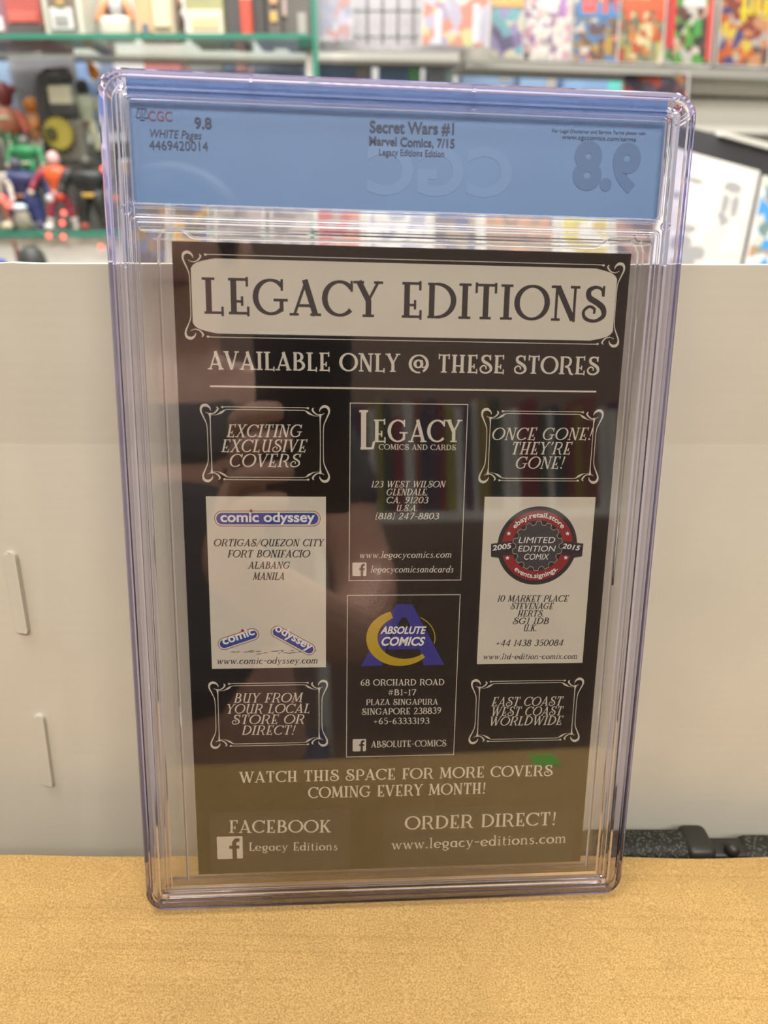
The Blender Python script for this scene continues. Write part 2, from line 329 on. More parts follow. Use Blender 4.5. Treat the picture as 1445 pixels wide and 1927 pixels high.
class Ink:
    """flat printed marks lying a hair above a sheet; every stroke a little higher than the last so none coincide"""
    step = 4e-6; thick = 1.5e-5
    def __init__(s, z): s.z = z; s.k = 0; s.v = []; s.f = []
    def _z(s): s.k = (s.k + 1) % 12; return s.z + s.k * s.step
    def ribbon(s, path):
        L, Rr = stroke_poly(path); z = s._z(); n0 = len(s.v)
        for a, b in zip(L, Rr): s.v += [(a[0], a[1], z), (b[0], b[1], z)]
        for i in range(len(L) - 1): s.f.append((n0 + 2 * i, n0 + 2 * i + 1, n0 + 2 * i + 3, n0 + 2 * i + 2))
        return s
    def poly(s, pts):
        z = s._z(); n0 = len(s.v); s.v += [(p[0], p[1], z) for p in pts]; s.f.append(tuple(range(n0, n0 + len(pts)))); return s
    def ellipse(s, cx, cy_, rx, ry, n=40, rot=0.0):
        c, q = math.cos(rot), math.sin(rot)
        return s.poly([(cx + rx * math.cos(2*math.pi*i/n) * c - ry * math.sin(2*math.pi*i/n) * q, cy_ + rx * math.cos(2*math.pi*i/n) * q + ry * math.sin(2*math.pi*i/n) * c) for i in range(n)])
    def line(s, x0, y0, x1, y1, w): return s.ribbon([(x0, y0, w), (x1, y1, w)])
    def rect_line(s, x0, y0, x1, y1, w):
        h = w / 2
        s.line(x0 - h, y0, x1 + h, y0, w); s.line(x0 - h, y1, x1 + h, y1, w); s.line(x0, y0, x0, y1, w); s.line(x1, y0, x1, y1, w); return s
    def text(s, txt, p0, p1, cap, shear=0.0, weight=1.0, track=.03):
        """set txt so that it runs from p0 to p1 on the baseline"""
        tot = sum(GL[c][0] + track for c in txt) - track - .1
        dx, dy = p1[0] - p0[0], p1[1] - p0[1]; L = math.hypot(dx, dy); ux, uy = dx / L, dy / L
        sx = L / (tot * cap); x = -.05
        def put(a, b, w):
            X = (a * sx + b * shear) * cap; Y = b * cap
            return (p0[0] + ux * X - uy * Y, p0[1] + uy * X + ux * Y, w * cap * weight * (.5 + .5 * min(sx, 1.4)))
        for c in txt:
            adv, st = GL[c]
            for q in st:
                if q[0] == 'l': s.ribbon([put(x + q[1], q[2], q[5]), put(x + q[3], q[4], q[5])])
                elif q[0] == 'a':
                    _, cx, cy_, rx, ry, a0, a1, k = q; n = max(8, int(abs(a1 - a0) / 11)); path = []
                    for i in range(n + 1):
                        a = R(a0 + (a1 - a0) * i / n)
                        path.append(put(x + cx + rx * math.cos(a), cy_ + ry * math.sin(a), (TN + (TK - TN) * abs(math.cos(a)) ** 1.5) * k))
                    s.ribbon(path)
                elif q[0] == 'c': s.ribbon([put(x + a, b, w) for a, b, w in catmull(q[1])])
                elif q[0] == 'd': X, Y, w = put(x + q[1], q[2], q[3]); s.ellipse(X, Y, q[3] * cap, q[3] * cap, 12)
            x += adv + track
        return s
    def sans(s, txt, p0, p1, cap, bold=0.0, shear=0.0, mirror=False, arc=None):
        """plain sans lettering; arc = (cx, cy, r, mid angle, sign) bends it round a circle"""
        cu = bpy.data.curves.new('t', 'FONT'); cu.body = txt; cu.size = 1.0; cu.offset = bold; cu.resolution_u = 4
        ob = bpy.data.objects.new('t', cu); COL.objects.link(ob)
        dg = bpy.context.evaluated_depsgraph_get(); me = ob.evaluated_get(dg).to_mesh()
        vs = [v.co.copy() for v in me.vertices]; fs = [tuple(p.vertices) for p in me.polygons]
        ob.evaluated_get(dg).to_mesh_clear(); bpy.data.objects.remove(ob); bpy.data.curves.remove(cu)
        x0 = min(v.x for v in vs); x1 = max(v.x for v in vs); W = x1 - x0; CH = .729
        z = s._z(); n0 = len(s.v)
        if arc:
            cx, cy_, r, mid, sg = arc; k = cap / CH; Lt = p0                      # p0 = wanted length along the arc
            for v in vs:
                t = ((v.x - x0) / W - .5) * Lt; rr = r + sg * v.y * k
                a = R(mid) - sg * t / r
                s.v.append((cx + rr * math.cos(a), cy_ + rr * math.sin(a), z))
        else:
            dx, dy = p1[0] - p0[0], p1[1] - p0[1]; L = math.hypot(dx, dy); ux, uy = dx / L, dy / L; k = cap / CH
            for v in vs:
                f = (v.x - x0) / W
                X = (1 - f if mirror else f) * L + (v.y - .3) * k * shear; Y = v.y * k
                s.v.append((p0[0] + ux * X - uy * Y, p0[1] + uy * X + ux * Y, z))
        s.f += [tuple(i + n0 for i in f) for f in fs]
        return s
    def build(s, name, m, parent):
        me = bpy.data.meshes.new(name); me.from_pydata([(x * .001, y * .001, z) for x, y, z in s.v], [], s.f)
        bm = bmesh.new(); bm.from_mesh(me)
        for f in bm.faces:
            f.normal_update()
            if f.normal.z < 0: f.normal_flip()
        bm.to_mesh(me); bm.free()
        me.materials.append(m); o = bpy.data.objects.new(name, me); COL.objects.link(o); o.parent = parent
        return o
# ------------------------------------------------------------------ the graded comic: a clear case leaning back on its cardboard stand
AXU = Vector((0.9974034, 0.0651309, -0.0307321)); AXV = Vector((0.0166934, 0.2060228, 0.9784048)); AXN = Vector((0.0700559, -0.9763773, 0.2044005))
SLAB_O = Vector((-0.0800118, 0.2194102, -0.2690557 + CAM_Z))      # lower left corner of the comic
SLAB_M = Matrix((AXU, AXV, AXN)).transposed().to_4x4(); SLAB_M.translation = SLAB_O
def slab_thing(name, label, cat):
    o = thing(name, label, cat); o.matrix_world = SLAB_M; return o

M_black = mat('black_ink', (19, 18, 18), rough=.22, spec=.6)
M_cream = mat('cream_ink', (204, 196, 176), rough=.3, noise=.03, nscale=60)
M_dark = mat('dark_ink', (38, 36, 40), rough=.3)
M_ghost_box = mat('washed_black_ink', (46, 45, 43), rough=.25)
M_blue = mat('badge_blue_ink', (44, 66, 140), rough=.3)
M_red = mat('badge_red_ink', (140, 36, 40), rough=.3)
M_white = mat('white_ink', (226, 222, 212), rough=.3)
M_abs = mat('indigo_ink', (46, 48, 130), rough=.3)
M_gold = mat('gold_ink', (176, 148, 24), rough=.3)
M_gear = mat('charcoal_ink', (58, 58, 60), rough=.3)
M_paper = mat('comic_paper', (205, 200, 190), rough=.6)

TX = {'abs': [('68 ORCHARD ROAD', 'N', (69.07, 86.87), (103.77, 86.51), 2.76), ('#B1-17', 'N', (80.5, 82.38), (92.07, 82.17), 2.64),
         ('PLAZA SINGAPURA', 'N', (71.48, 78.11), (101.37, 77.78), 2.64), ('SINGAPORE 238839', 'N', (69.76, 73.69), (102.95, 73.6), 2.88),
         ('+65-63333193', 'N', (74.7, 69.35), (98.05, 68.97), 2.88), ('ABSOLUTE-COMICS', 'N', (73.86, 58.61), (105.58, 58.44), 3.0)],
 'abs_logo': [('ABSOLUTE', 'B', (77.19, 109.63), (95.3, 109.43), 3.22), ('COMICS', 'B', (77.36, 104.55), (95.01, 104.33), 3.8)],
 'buy': [('BUY FROM', 'I', (17.13, 80.13), (44.6, 79.94), 4.23), ('YOUR LOCAL', 'I', (13.77, 75.41), (47.69, 74.98), 4.23),
         ('STORE OR', 'I', (15.92, 70.56), (45.38, 70.22), 4.23), ('DIRECT!', 'I', (19.94, 65.69), (41.47, 65.34), 4.23)],
 'east': [('EAST COAST', 'I', (124.25, 76.54), (154.19, 76.27), 4.17), ('WEST COAST', 'I', (124.24, 72.04), (154.57, 71.76), 4.16),
          ('WORLDWIDE', 'I', (123.63, 67.55), (154.88, 67.37), 4.16)],
 'exc': [('EXCITING', 'I', (17.28, 189.15), (45.17, 189.4), 4.81), ('EXCLUSIVE', 'I', (15.12, 183.47), (46.85, 183.71), 4.8),
         ('COVERS', 'I', (17.95, 177.78), (44.37, 177.95), 5.05)],
 'fb': [('FACEBOOK', 'N', (13.63, 19.92), (56.54, 18.7), 6.0), ('Legacy Editions', 'N', (21.83, 10.93), (59.7, 9.83), 4.03)],
 'head': [('AVAILABLE ONLY @ THESE STORES', 'N', (11.69, 214.23), (159.24, 214.52), 6.65)],
 'leg': [('123 WEST WILSON', 'I', (72.29, 170.1), (101.1, 170.22), 2.52), ('GLENDALE,', 'I', (78.28, 166.96), (94.47, 167.01), 2.64),
         ('CA. 91203', 'I', (78.33, 163.82), (94.57, 163.86), 2.52), ('U.S.A.', 'I', (82.24, 160.68), (90.65, 160.69), 2.52),
         ('[818] 247-8803', 'I', (74.04, 157.37), (98.99, 157.39), 2.58), ('www.legacycomics.com', 'I', (68.01, 141.56), (104.77, 141.67), 2.77),
         ('legacycomicsandcards', 'I', (72.52, 135.6), (105.76, 135.45), 2.83)],
 'leg_logo': [('~', 'R', (68.01, 184.82), (72.92, 184.86), 15.12), ('EGACY', 'R', (73.08, 187.73), (106.71, 188.02), 8.61),
              ('COMICS AND CARDS', 'R', (75.17, 184.88), (104.96, 184.9), 2.1)],
 'ltd': [('10 MARKET PLACE', 'I', (124.41, 122.92), (153.7, 122.7), 2.76), ('STEVENAGE', 'I', (130.1, 119.67), (147.6, 119.52), 2.76),
         ('HERTS.', 'I', (133.27, 116.42), (144.19, 116.32), 2.77), ('SG1 1DB', 'I', (131.34, 113.2), (146.31, 113.05), 2.76),
         ('U.K.', 'I', (135.98, 110.02), (141.58, 109.96), 2.88), ('+44 1438 350084', 'I', (124.72, 103.58), (153.04, 103.37), 2.76),
         ('www.ltd-edition-comix.com', 'I', (119.75, 97.79), (159.6, 97.46), 2.59)],
 'ltd_logo': [('LIMITED', 'B', (132.05, 147.68), (146.76, 147.65), 2.65), ('EDITION', 'B', (132.03, 144.18), (147.0, 144.15), 2.53),
              ('COMIX', 'B', (134.52, 140.75), (144.59, 140.72), 2.65)],
 'ltd_year': [('2005', 'B', (121.59, 144.61), (129.01, 145.58), 2.19), ('2015', 'B', (149.97, 145.54), (157.08, 144.52), 2.1)],
 'ody': [('ORTIGAS/QUEZON CITY', 'I', (11.14, 146.58), (53.49, 146.5), 2.86), ('FORT BONIFACIO', 'I', (16.33, 142.05), (48.05, 141.95), 2.99),
         ('ALABANG', 'I', (24.26, 137.4), (40.17, 137.33), 2.86), ('MANILA', 'I', (25.96, 132.8), (38.07, 132.73), 3.0),
         ('www.comic-odyssey.com', 'I', (10.8, 97.23), (51.27, 97.01), 2.88)],
 'ody_l': [('comic', 'B', (13.8, 105.58), (26.38, 109.98), 3.68)],
 'ody_logo': [('comic odyssey', 'B', (14.09, 156.37), (50.5, 156.39), 3.99)],
 'ody_r': [('odyssey', 'B', (34.04, 111.71), (48.27, 102.61), 3.68)],
 'once': [('ONCE GONE!', 'I', (118.88, 188.95), (158.29, 189.3), 4.84), ("THEY'RE", 'I', (126.63, 183.4), (150.18, 183.58), 4.85),
          ('GONE!', 'I', (128.76, 177.75), (147.81, 177.87), 4.85)],
 'order': [('ORDER DIRECT!', 'N', (89.3, 18.87), (155.85, 18.99), 6.44), ('www.legacy-editions.com', 'N', (83.59, 9.21), (161.06, 9.87), 5.13)],
 'title': [('LEGACY EDITIONS', 'H', (10.75, 234.17), (159.9, 234.35), 12.6)],
 'watch': [('WATCH THIS SPACE FOR MORE COVERS', 'N', (18.8, 43.54), (152.55, 43.23), 5.13), ('COMING EVERY MONTH!', 'N', (47.48, 35.41), (123.68, 35.42), 5.33)]}
LT = {'cgc': [('CGC', 'B', (-5.7, 297.62), (2.29, 297.7), 3.32)],
 'ghost': [('9.8', 'x', (143.76, 281.36), (168.57, 281.25), 15.21)],
 'ghost2': [('CGC', 'x', (69.34, 277.04), (121.65, 277.61), 16.32)],
 'grade': [('9.8', 'b', (9.75, 295.8), (15.55, 295.84), 3.66)],
 'left': [('WHITE Pages', 'i', (-5.71, 292.46), (11.97, 292.37), 2.72), ('4469420014', 'r', (-5.91, 288.48), (14.04, 288.75), 3.11)],
 'mid': [('Secret Wars #1', 'b', (70.19, 296.74), (99.96, 297.13), 3.91), ('Marvel Comics, 7/15', 'b', (70.04, 292.61), (100.32, 292.73), 2.98),
         ('Legacy Editions Edition', 'b2', (73.61, 289.45), (96.71, 289.63), 2.25)],
 'right': [('For Legal Disclaimer and Service Terms please visit:', 'r', (135.3, 299.11), (169.61, 299.49), 1.2),
           ('www.cgccomics.com/terms', 'r', (139.06, 297.1), (166.09, 297.16), 1.53)]}


PW, PH = 168.4, 258.9
comic = slab_thing('comic_book', 'black and cream comic back cover listing stores, sealed in the clear case', 'comic book')
MB().box((0, 0, -.0006), (PW * .001, PH * .001, 0)).build('back_cover', M_black, comic)
MB().box((.0006, .0004, -.0026), (PW * .001 - .0006, PH * .001 - .0004, -.0007)).build('page_block', M_paper, comic)
Z1, Z2, Z3, Z4 = .00004, .00012, .0002, .00028
def letters(key, name, m, parent, z=Z2, **kw):
    webs = [q for q in TX[key] if q[0].startswith('www')]
    if webs and key in ('ody', 'ltd', 'leg'):
        wi = Ink(z)
        for txt, st, p0, p1, cap in webs: wi.text(txt, p0, p1, cap, shear=.24)
        wi.build('web_address_lettering', m, parent)
    ink = Ink(z)
    for txt, st, p0, p1, cap in TX[key]:
        if txt.startswith('www') and key in ('ody', 'ltd', 'leg'): continue
        if st == 'B': ink.sans(txt, p0, p1, cap, bold=.03, shear=.0 if 'ody' in key else .25)
        else: ink.text(txt, p0, p1, cap, shear=.24 if st == 'I' else 0, weight=kw.get('weight', 1))
    return ink.build(name, m, parent)
ZP = 15.6
def corner(ink, cx, cy_, sx, sy, k=1.0, leaf=True):
    for p in ([(65,42,3),(58,24,9),(37,11,16),(14,19,15),(8,46,10),(24,85,7),(39,125,5),(42,180,4)],
              [(58,56,17),(60,82,8),(60.5,115,5),(60,180,4)] if leaf else None,
              [(36,52,3),(60,62,4),(88,54,7),(106,32,10),(98,20,4)],
              [(60,66,3),(95,67,2.5),(128,51,12),(150,37,4),(180,35,4)] if leaf else None,
              [(128,22,9),(137,22,9),(143,20.5,4),(180,20,4)]):
        if p: ink.ribbon([(cx + sx * x / ZP * k, cy_ + sy * y / ZP * k, w / ZP * k) for x, y, w in catmull(p)])
    ink.ellipse(cx + sx * 132 / ZP * k, cy_ + sy * 22 / ZP * k, 6.5 / ZP * k, 6.5 / ZP * k, 14)
def frame(x0, y0, x1, y1, ink, k=1.0, leaf=True):
    for cx, sx in ((x0, 1), (x1, -1)):
        for cy_, sy in ((y0, 1), (y1, -1)): corner(ink, cx, cy_, sx, sy, k, leaf)
    e = 178 / ZP * k; w = 4 / ZP * k
    for (ix, iy) in ((42, 20), (60, 35)) if leaf else ((42, 20),):
        a, b = ix / ZP * k, iy / ZP * k
        ink.line(x0 + e, y0 + b, x1 - e, y0 + b, w); ink.line(x0 + e, y1 - b, x1 - e, y1 - b, w)
        ink.line(x0 + a, y0 + e, x0 + a, y1 - e, w); ink.line(x1 - a, y0 + e, x1 - a, y1 - e, w)

# title banner
bx0, bx1, by0, by1 = 6.4, 163.7, 227.2, 253.4
pl = []
for sx, sy, cx, cy_ in ((1, 1, bx0, by0), (-1, 1, bx1, by0), (-1, -1, bx1, by1), (1, -1, bx0, by1)):
    c = [(cx, cy_ + sy * 3.6), (cx + sx * .8, cy_ + sy * 2.4), (cx + sx * 2.2, cy_ + sy * 1.5), (cx + sx * 4.6, cy_ + sy * .8), (cx + sx * 8.5, cy_)]
    pl += c if sx * sy > 0 else c[::-1]
banner = Ink(Z1).poly(pl).build('title_banner', M_cream, comic)
ib = Ink(Z2); frame(3.2, 224.6, 166.6, 256.0, ib, 1.0, False); ib.build('banner_border', M_cream, banner)
letters('title', 'title_lettering', M_dark, banner, weight=1.0)
letters('head', 'headline_lettering', M_cream, comic, weight=1.05)
Ink(Z1).line(11.8, 208.05, 159.1, 208.05, .65).build('headline_rule', M_cream, comic)

# four small art nouveau slogan frames
for key, (x0, y0, x1, y1) in (('exc', (7.6, 171.6, 56.5, 201.8)), ('once', (114.3, 171.7, 162.9, 201.5)), ('buy', (6.9, 59.3, 55.8, 89.9)), ('east', (115.1, 58.9, 163.7, 89.1))):
    ink = Ink(Z1); frame(x0, y0, x1, y1, ink); fr = ink.build('slogan_frame', M_cream, comic)
    letters(key, 'slogan_lettering', M_cream, fr, weight=.85)

def social_icon(x0, y0, s, parent):
    q = Ink(Z2)
    r = .35; q.poly([(x0 + cx * s + r * (1 - 2 * cx) + r * math.cos(R(a)), y0 + cy_ * s + r * (1 - 2 * cy_) + r * math.sin(R(a))) for cx, cy_, a0 in ((1, 1, 0), (0, 1, 90), (0, 0, 180), (1, 0, 270)) for a in (a0, a0 + 45, a0 + 90)])
    o = q.build('social_icon', M_cream, parent)
    Ink(Z3).ribbon([(x0 + s * a, y0 + s * b, s * w) for a, b, w in catmull([(.88, .82, .15), (.76, .83, .16), (.68, .72, .17), (.68, .5, .17), (.68, 0, .17)])]).line(x0 + s * .48, y0 + s * .52, x0 + s * .87, y0 + s * .52, s * .14).build('icon_letter', M_dark, o)
    return o

# store advert: outlined panel with the big-initial logo
ad = Ink(Z1).rect_line(64.0, 132.2, 109.1, 202.5, .28).build('store_advert', M_cream, comic)
letters('leg_logo', 'store_logo', M_cream, ad, weight=1.0); letters('leg', 'address_lettering', M_cream, ad)
social_icon(65.3, 134.1, 5.6, ad)
# store advert: outlined panel with the indigo letter logo
ad = Ink(Z1).rect_line(63.4, 54.4, 109.1, 126.0, .28).build('store_advert', M_cream, comic)
la = Ink(Z1); la.poly([(83.2, 122.1), (89.6, 122.1), (103.7, 95.5), (95.0, 95.5), (93.2, 102.6), (91.5, 108.6), (89.0, 113.0), (86.4, 118.0), (83.6, 113.0), (80.9, 108.6), (79.2, 102.6), (77.8, 95.5), (69.1, 95.5)])
la.poly([(80, 102.6), (93, 102.6), (91, 112.4), (82.4, 112.4)]); la.poly([(84.4, 116.5), (88.6, 116.5), (87.5, 119.5), (85.4, 119.5)])
la = la.build('logo_initial', M_abs, ad)
cr = Ink(Z2); pth = []
for i in range(53):
    a = R(62 + 290 * i / 52); po = (85.2 + 14 * math.cos(a), 107.2 + 11.4 * math.sin(a)); pi_ = (87.3 + 11.6 * math.cos(a), 108.2 + 10.1 * math.sin(a))
    pth.append(((po[0] + pi_[0]) / 2, (po[1] + pi_[1]) / 2, math.hypot(po[0] - pi_[0], po[1] - pi_[1])))
cr.ribbon([p for p in pth[9:46]]); cr.build('logo_crescent', M_gold, ad)
Ink(Z1).ribbon([(85.4 + 14.0 * math.cos(R(a)), 107.2 + 11.0 * math.sin(R(a)), .35) for a in range(-12, 60, 4)]).build('logo_crescent', M_gold, ad)
letters('abs_logo', 'logo_lettering', M_white, ad, z=Z4); letters('abs', 'address_lettering', M_cream, ad)
social_icon(66.0, 57.0, 5.6, ad)

def pill(ink_sets, cx, cy_, L, h, rot):
    for ink, d in ink_sets:
        r = h / 2 - d; l = L / 2 - h / 2; c, q = math.cos(rot), math.sin(rot); pts = []
        for i in range(28):
            a = R(-90 + 180 * (i if i < 14 else i - 14) / 13) + (0 if i < 14 else math.pi)
            X = (l if i < 14 else -l) + r * math.cos(a); Y = r * math.sin(a)
            pts.append((cx + X * c - Y * q, cy_ + X * q + Y * c))
        ink.poly(pts)
# store advert: cream panel with blue pill signs
ad = Ink(Z1).poly([(8.8, 95.2), (54.8, 95.2), (54.8, 166.3), (8.8, 166.3)]).build('store_advert', M_cream, comic)
def badge(cx, cy_, L, h, rot, key, dot):
    a, b, c = Ink(Z2), Ink(.00017), Ink(.00022)
    pill(((a, 0),), cx, cy_, L, h, rot); pill(((b, .22),), cx, cy_, L, h, rot); pill(((c, .85),), cx, cy_, L, h, rot)
    c2, q = math.cos(rot), math.sin(rot)
    o = c.build('name_badge', M_blue, ad); b.build('badge_rim', M_cream, o); a.build('badge_outline', M_red, o)
    t = Ink(.00028)
    for txt, st, p0, p1, cap in TX[key]: t.sans(txt, p0, p1, cap, bold=.025)
    t.build('badge_lettering', M_white, o)
    if dot: Ink(.0003).ellipse(dot[0], dot[1], .55, .55, 16).build('badge_dot', M_red, o)
badge(32.2, 157.6, 41, 6.2, 0, 'ody_logo', (25.9, 160.7))
badge(19.7, 107.9, 17.2, 5.2, R(19), 'ody_l', (21.4, 111.6))
badge(41.6, 107.0, 20.0, 5.2, R(-31), 'ody_r', None)
h = Ink(Z2); rr = random.Random(3)
for i in range(26):
    x = rr.uniform(16, 50); y = 102.2 + rr.uniform(-1.3, .8) * (1 - abs(x - 33) / 22); l = rr.uniform(.8, 3.4)
    h.ribbon([(x, y, .05), (x + l / 2, y + .12, .28), (x + l, y + .3, .05)])
h.build('ground_hatching', M_dark, ad)
letters('ody', 'address_lettering', M_dark, ad)
# store advert: cream panel with round gear badge
ad = Ink(Z1).poly([(117.3, 95.6), (162.2, 95.6), (162.2, 166.5), (117.3, 166.5)]).build('store_advert', M_cream, comic)
GX, GY = 139.7, 146.4
rb = Ink(.00010).ellipse(GX, GY, 16.3, 16.3, 72).build('round_badge', M_dark, ad)
Ink(.00013).ribbon([(GX + 12.55 * math.cos(R(a)), GY + 12.55 * math.sin(R(a)), 4.0) for a in range(0, 361, 6)]).build('badge_ring', M_red, rb)
bn = Ink(.00019)
for s_ in (-1, 1):
    bn.poly([(GX + s_ * 9, GY + 2.3), (GX + s_ * 18.9, GY + .9), (GX + s_ * 18.7, GY - 4.4), (GX + s_ * 9, GY - 3.6)])
    bn.poly([(GX + s_ * 18.7, GY - 4.4), (GX + s_ * 15.5, GY - 4.9), (GX + s_ * 15.2, GY - 4.2)])
bn.build('badge_ribbon', M_dark, rb)
gr = []
for k in range(14):
    for da, rad in ((-8.5, 8.9), (-5, 10.3), (5, 10.3), (8.5, 8.9)):
        a = R(90 + k * 360 / 14 + da); gr.append((GX + rad * math.cos(a), GY + rad * math.sin(a)))
Ink(.00026).poly(gr).build('badge_gear', M_gear, rb)
Ink(.00031).ribbon([(x, y, .16) for x, y in gr + gr[:1]]).build('gear_outline', M_cream, rb)
for dx, dy in ((-12, 5.2), (12, 5.2), (-12, -4.9), (12, -4.9)):
    Ink(.00031).poly([(GX + dx + (1 if k % 2 == 0 else .42) * math.cos(R(90 + 36 * k)), GY + dy + (1 if k % 2 == 0 else .42) * math.sin(R(90 + 36 * k))) for k in range(10)]).build('badge_star', M_white, rb)
t = Ink(.00037)
for txt, st, p0, p1, cap in TX['ltd_logo']: t.sans(txt, p0, p1, cap, bold=0, shear=.2)
for txt, st, p0, p1, cap in TX['ltd_year']: t.sans(txt, p0, p1, cap, bold=.02, shear=.2)
t.sans('ebay.retail.store', 22, None, 2.1, bold=.02, arc=(GX, GY, 11.9, 90, 1))
t.sans('events.signings.', 20, None, 2.1, bold=.02, arc=(GX, GY, 13.4, 270, -1))
t.build('badge_lettering', M_white, rb)
letters('ltd', 'address_lettering', M_dark, ad)

letters('watch', 'closing_lettering', M_cream, comic)
cp = Ink(Z1).poly([(5.5, .2), (65.3, .2), (65.3, 29.9), (5.5, 29.9)]).build('contact_panel', M_ghost_box, comic)
letters('fb', 'contact_lettering', M_cream, cp, weight=.95); social_icon(8.2, 7.3, 10.9, cp)
cp = Ink(Z1).poly([(79.6, .2), (164.2, .2), (164.2, 29.2), (79.6, 29.2)]).build('contact_panel', M_ghost_box, comic)
letters('order', 'contact_lettering', M_cream, cp, weight=.95)

# the blue grading label
M_label = mat('label_blue', (108, 142, 186), rough=.5, noise=.04, nscale=25)
M_label_ink = mat('label_ink', (62, 72, 100), rough=.5)
M_label_red = mat('label_red_ink', (132, 78, 104), rough=.5)
M_ghost = mat('show_through_dark', (90, 120, 163), rough=.5)
M_ghost_l = mat('show_through_light', (115, 149, 192), rough=.5)
lab = slab_thing('grading_label', 'blue paper grading label in the top compartment of the clear case', 'label')
MB().box((-.0126, .2712, .0004), (.1766, .3112, .001)).build('label_card', M_label, lab)
zl = .00106
g = Ink(zl)
for txt, st, p0, p1, cap in LT['ghost2']: g.sans(txt, p0, p1, cap, bold=.03, mirror=True)
g.build('show_through_lettering', M_ghost_l, lab)
g = Ink(zl + .00006)
for txt, st, p0, p1, cap in LT['ghost']: g.sans(txt, p0, p1, cap, bold=.05, mirror=True)
g.build('show_through_lettering', M_ghost, lab)
def lab_text(keys, name, m):
    t = Ink(zl + .00012)
    for k in keys:
        for txt, st, p0, p1, cap in LT[k]:
            t.sans(txt, p0, p1, cap, bold={'b': .022, 'b2': .006, 'B': .004}.get(st, 0), shear=.2 if st == 'i' else 0)
    return t.build(name, m, lab)
lab_text(['left', 'grade'], 'grade_lettering', M_label_ink); lab_text(['mid'], 'title_lettering', M_label_ink); lab_text(['right'], 'terms_lettering', M_label_ink)
lab_text(['cgc'], 'logo_lettering', M_label_red)
sc_ = Ink(zl + .00012); X, Y = -7.8, 299.9
sc_.line(X, Y - 2.2, X, Y + 1.9, .25); sc_.line(X - 1.6, Y + 1.4, X + 1.6, Y + 1.4, .22); sc_.line(X - .8, Y - 2.2, X + .8, Y - 2.2, .25)
for s_ in (-1, 1):
    sc_.line(X + s_ * 1.3, Y + 1.4, X + s_ * .5, Y - 1, .14); sc_.line(X + s_ * 1.3, Y + 1.4, X + s_ * 2.1, Y - 1, .14)
    sc_.ribbon([(X + s_ * 1.3 + .85 * math.cos(R(a)), Y - 1 + .5 * math.sin(R(a)), .25) for a in range(180, 361, 20)])
sc_.build('scales_emblem', M_label_ink, lab)

# the clear case
M_case = moulded_clear('case_plastic', (.97, .97, 1.0), (.52, .48, 1.0), 62.0, 1.3)
M_sheet = clear_sheet('case_panel_plastic', (.993, .993, 1.0), f0=.052, rough=.02)
case = slab_thing('graded_comic_case', 'tall clear plastic case holding the comic, leaning upright on brown cardboard', 'comic case')
U0, V0, U1, V1 = -21.3, -13.5, 186.0, 312.6
prof = [(.6, -6.5), (0, -5.8), (0, 4.3), (.7, 5.0), (1.8, 5.0), (2.3, 4.4), (2.5, 3.2), (4.2, 3.2), (4.6, 4.4), (5.6, 4.4), (6.0, 3.2), (7.4, 3.2),
        (7.4, 1.8), (6.4, 1.8), (6.1, -1), (5.4, -1), (5.1, 1.8), (2.2, 1.8), (2.2, -5.1), (7.4, -5.1), (7.4, -6.5)]
MB().ring_sweep(U0, V0, U1, V1, 8, prof).scaled(.001).build('outer_rim', M_case, case)
e = 7.45
MB().box(((U0 + e) * .001, (V0 + e) * .001, .0018), ((U1 - e) * .001, (V1 - e) * .001, .0032)).build('front_panel', M_sheet, case)
MB().box(((U0 + e) * .001, (V0 + e) * .001, -.0065), ((U1 - e) * .001, (V1 - e) * .001, -.0051)).build('back_panel', M_sheet, case)
fp = [(.3, 3.3), (0, 3.7), (.3, 4.6), (.9, 4.6), (1.2, 3.9), (1.7, 3.9), (2.0, 4.6), (2.5, 4.6), (2.8, 3.3)]
fpl = [(.2, 3.3), (0, 3.6), (.2, 4.4), (.7, 4.4), (.9, 3.8), (1.2, 4.3), (1.5, 4.3), (1.7, 3.3)]
MB().ring_sweep(-13.2, 269.4, 177.2, 305.1, 2.5, fpl, 5).scaled(.001).build('label_window_frame', M_case, case)
MB().ring_sweep(-13.2, -5.4, 177.2, 267.0, 2.5, fp, 5).scaled(.001).build('comic_window_frame', M_case, case)
MB().box((-.0068, -.0016, .0009), (.1728, .2596, .0013)).build('inner_sleeve', M_sheet, case)
def bar(v, h, z0, z1, name, u0=-12.0, u1=176.0):
    b = MB(); b.prism([(z0, v - h), (z1 - .4, v - h), (z1, v - h * .4), (z1, v + h * .4), (z1 - .4, v + h), (z0, v + h)], u0, u1)
    b.v = [Vector((q.z, q.y, q.x)) * .001 for q in b.v]
    return b.build(name, M_case, case)
bar(262.3, .8, 3.25, 4.3, 'divider_ridge', -10, 174)
bar(-7.9, .5, 3.25, 4.2, 'bottom_ridge')
for u in (-14.0, 178.6):
    for v in (307.6, 268.2, -8.0):
        b = MB(); b.tube([(u * .001, v * .001, .0033), (u * .001, v * .001, .0052)], .0016, 16); b.build('corner_peg', M_case, case)
for u in (29.5, 106.0):
    b = MB(); b.box(((u - .5) * .001, .3046, .0033), ((u + .5) * .001, .3122, .0047)); b.build('rim_clip', M_case, case)
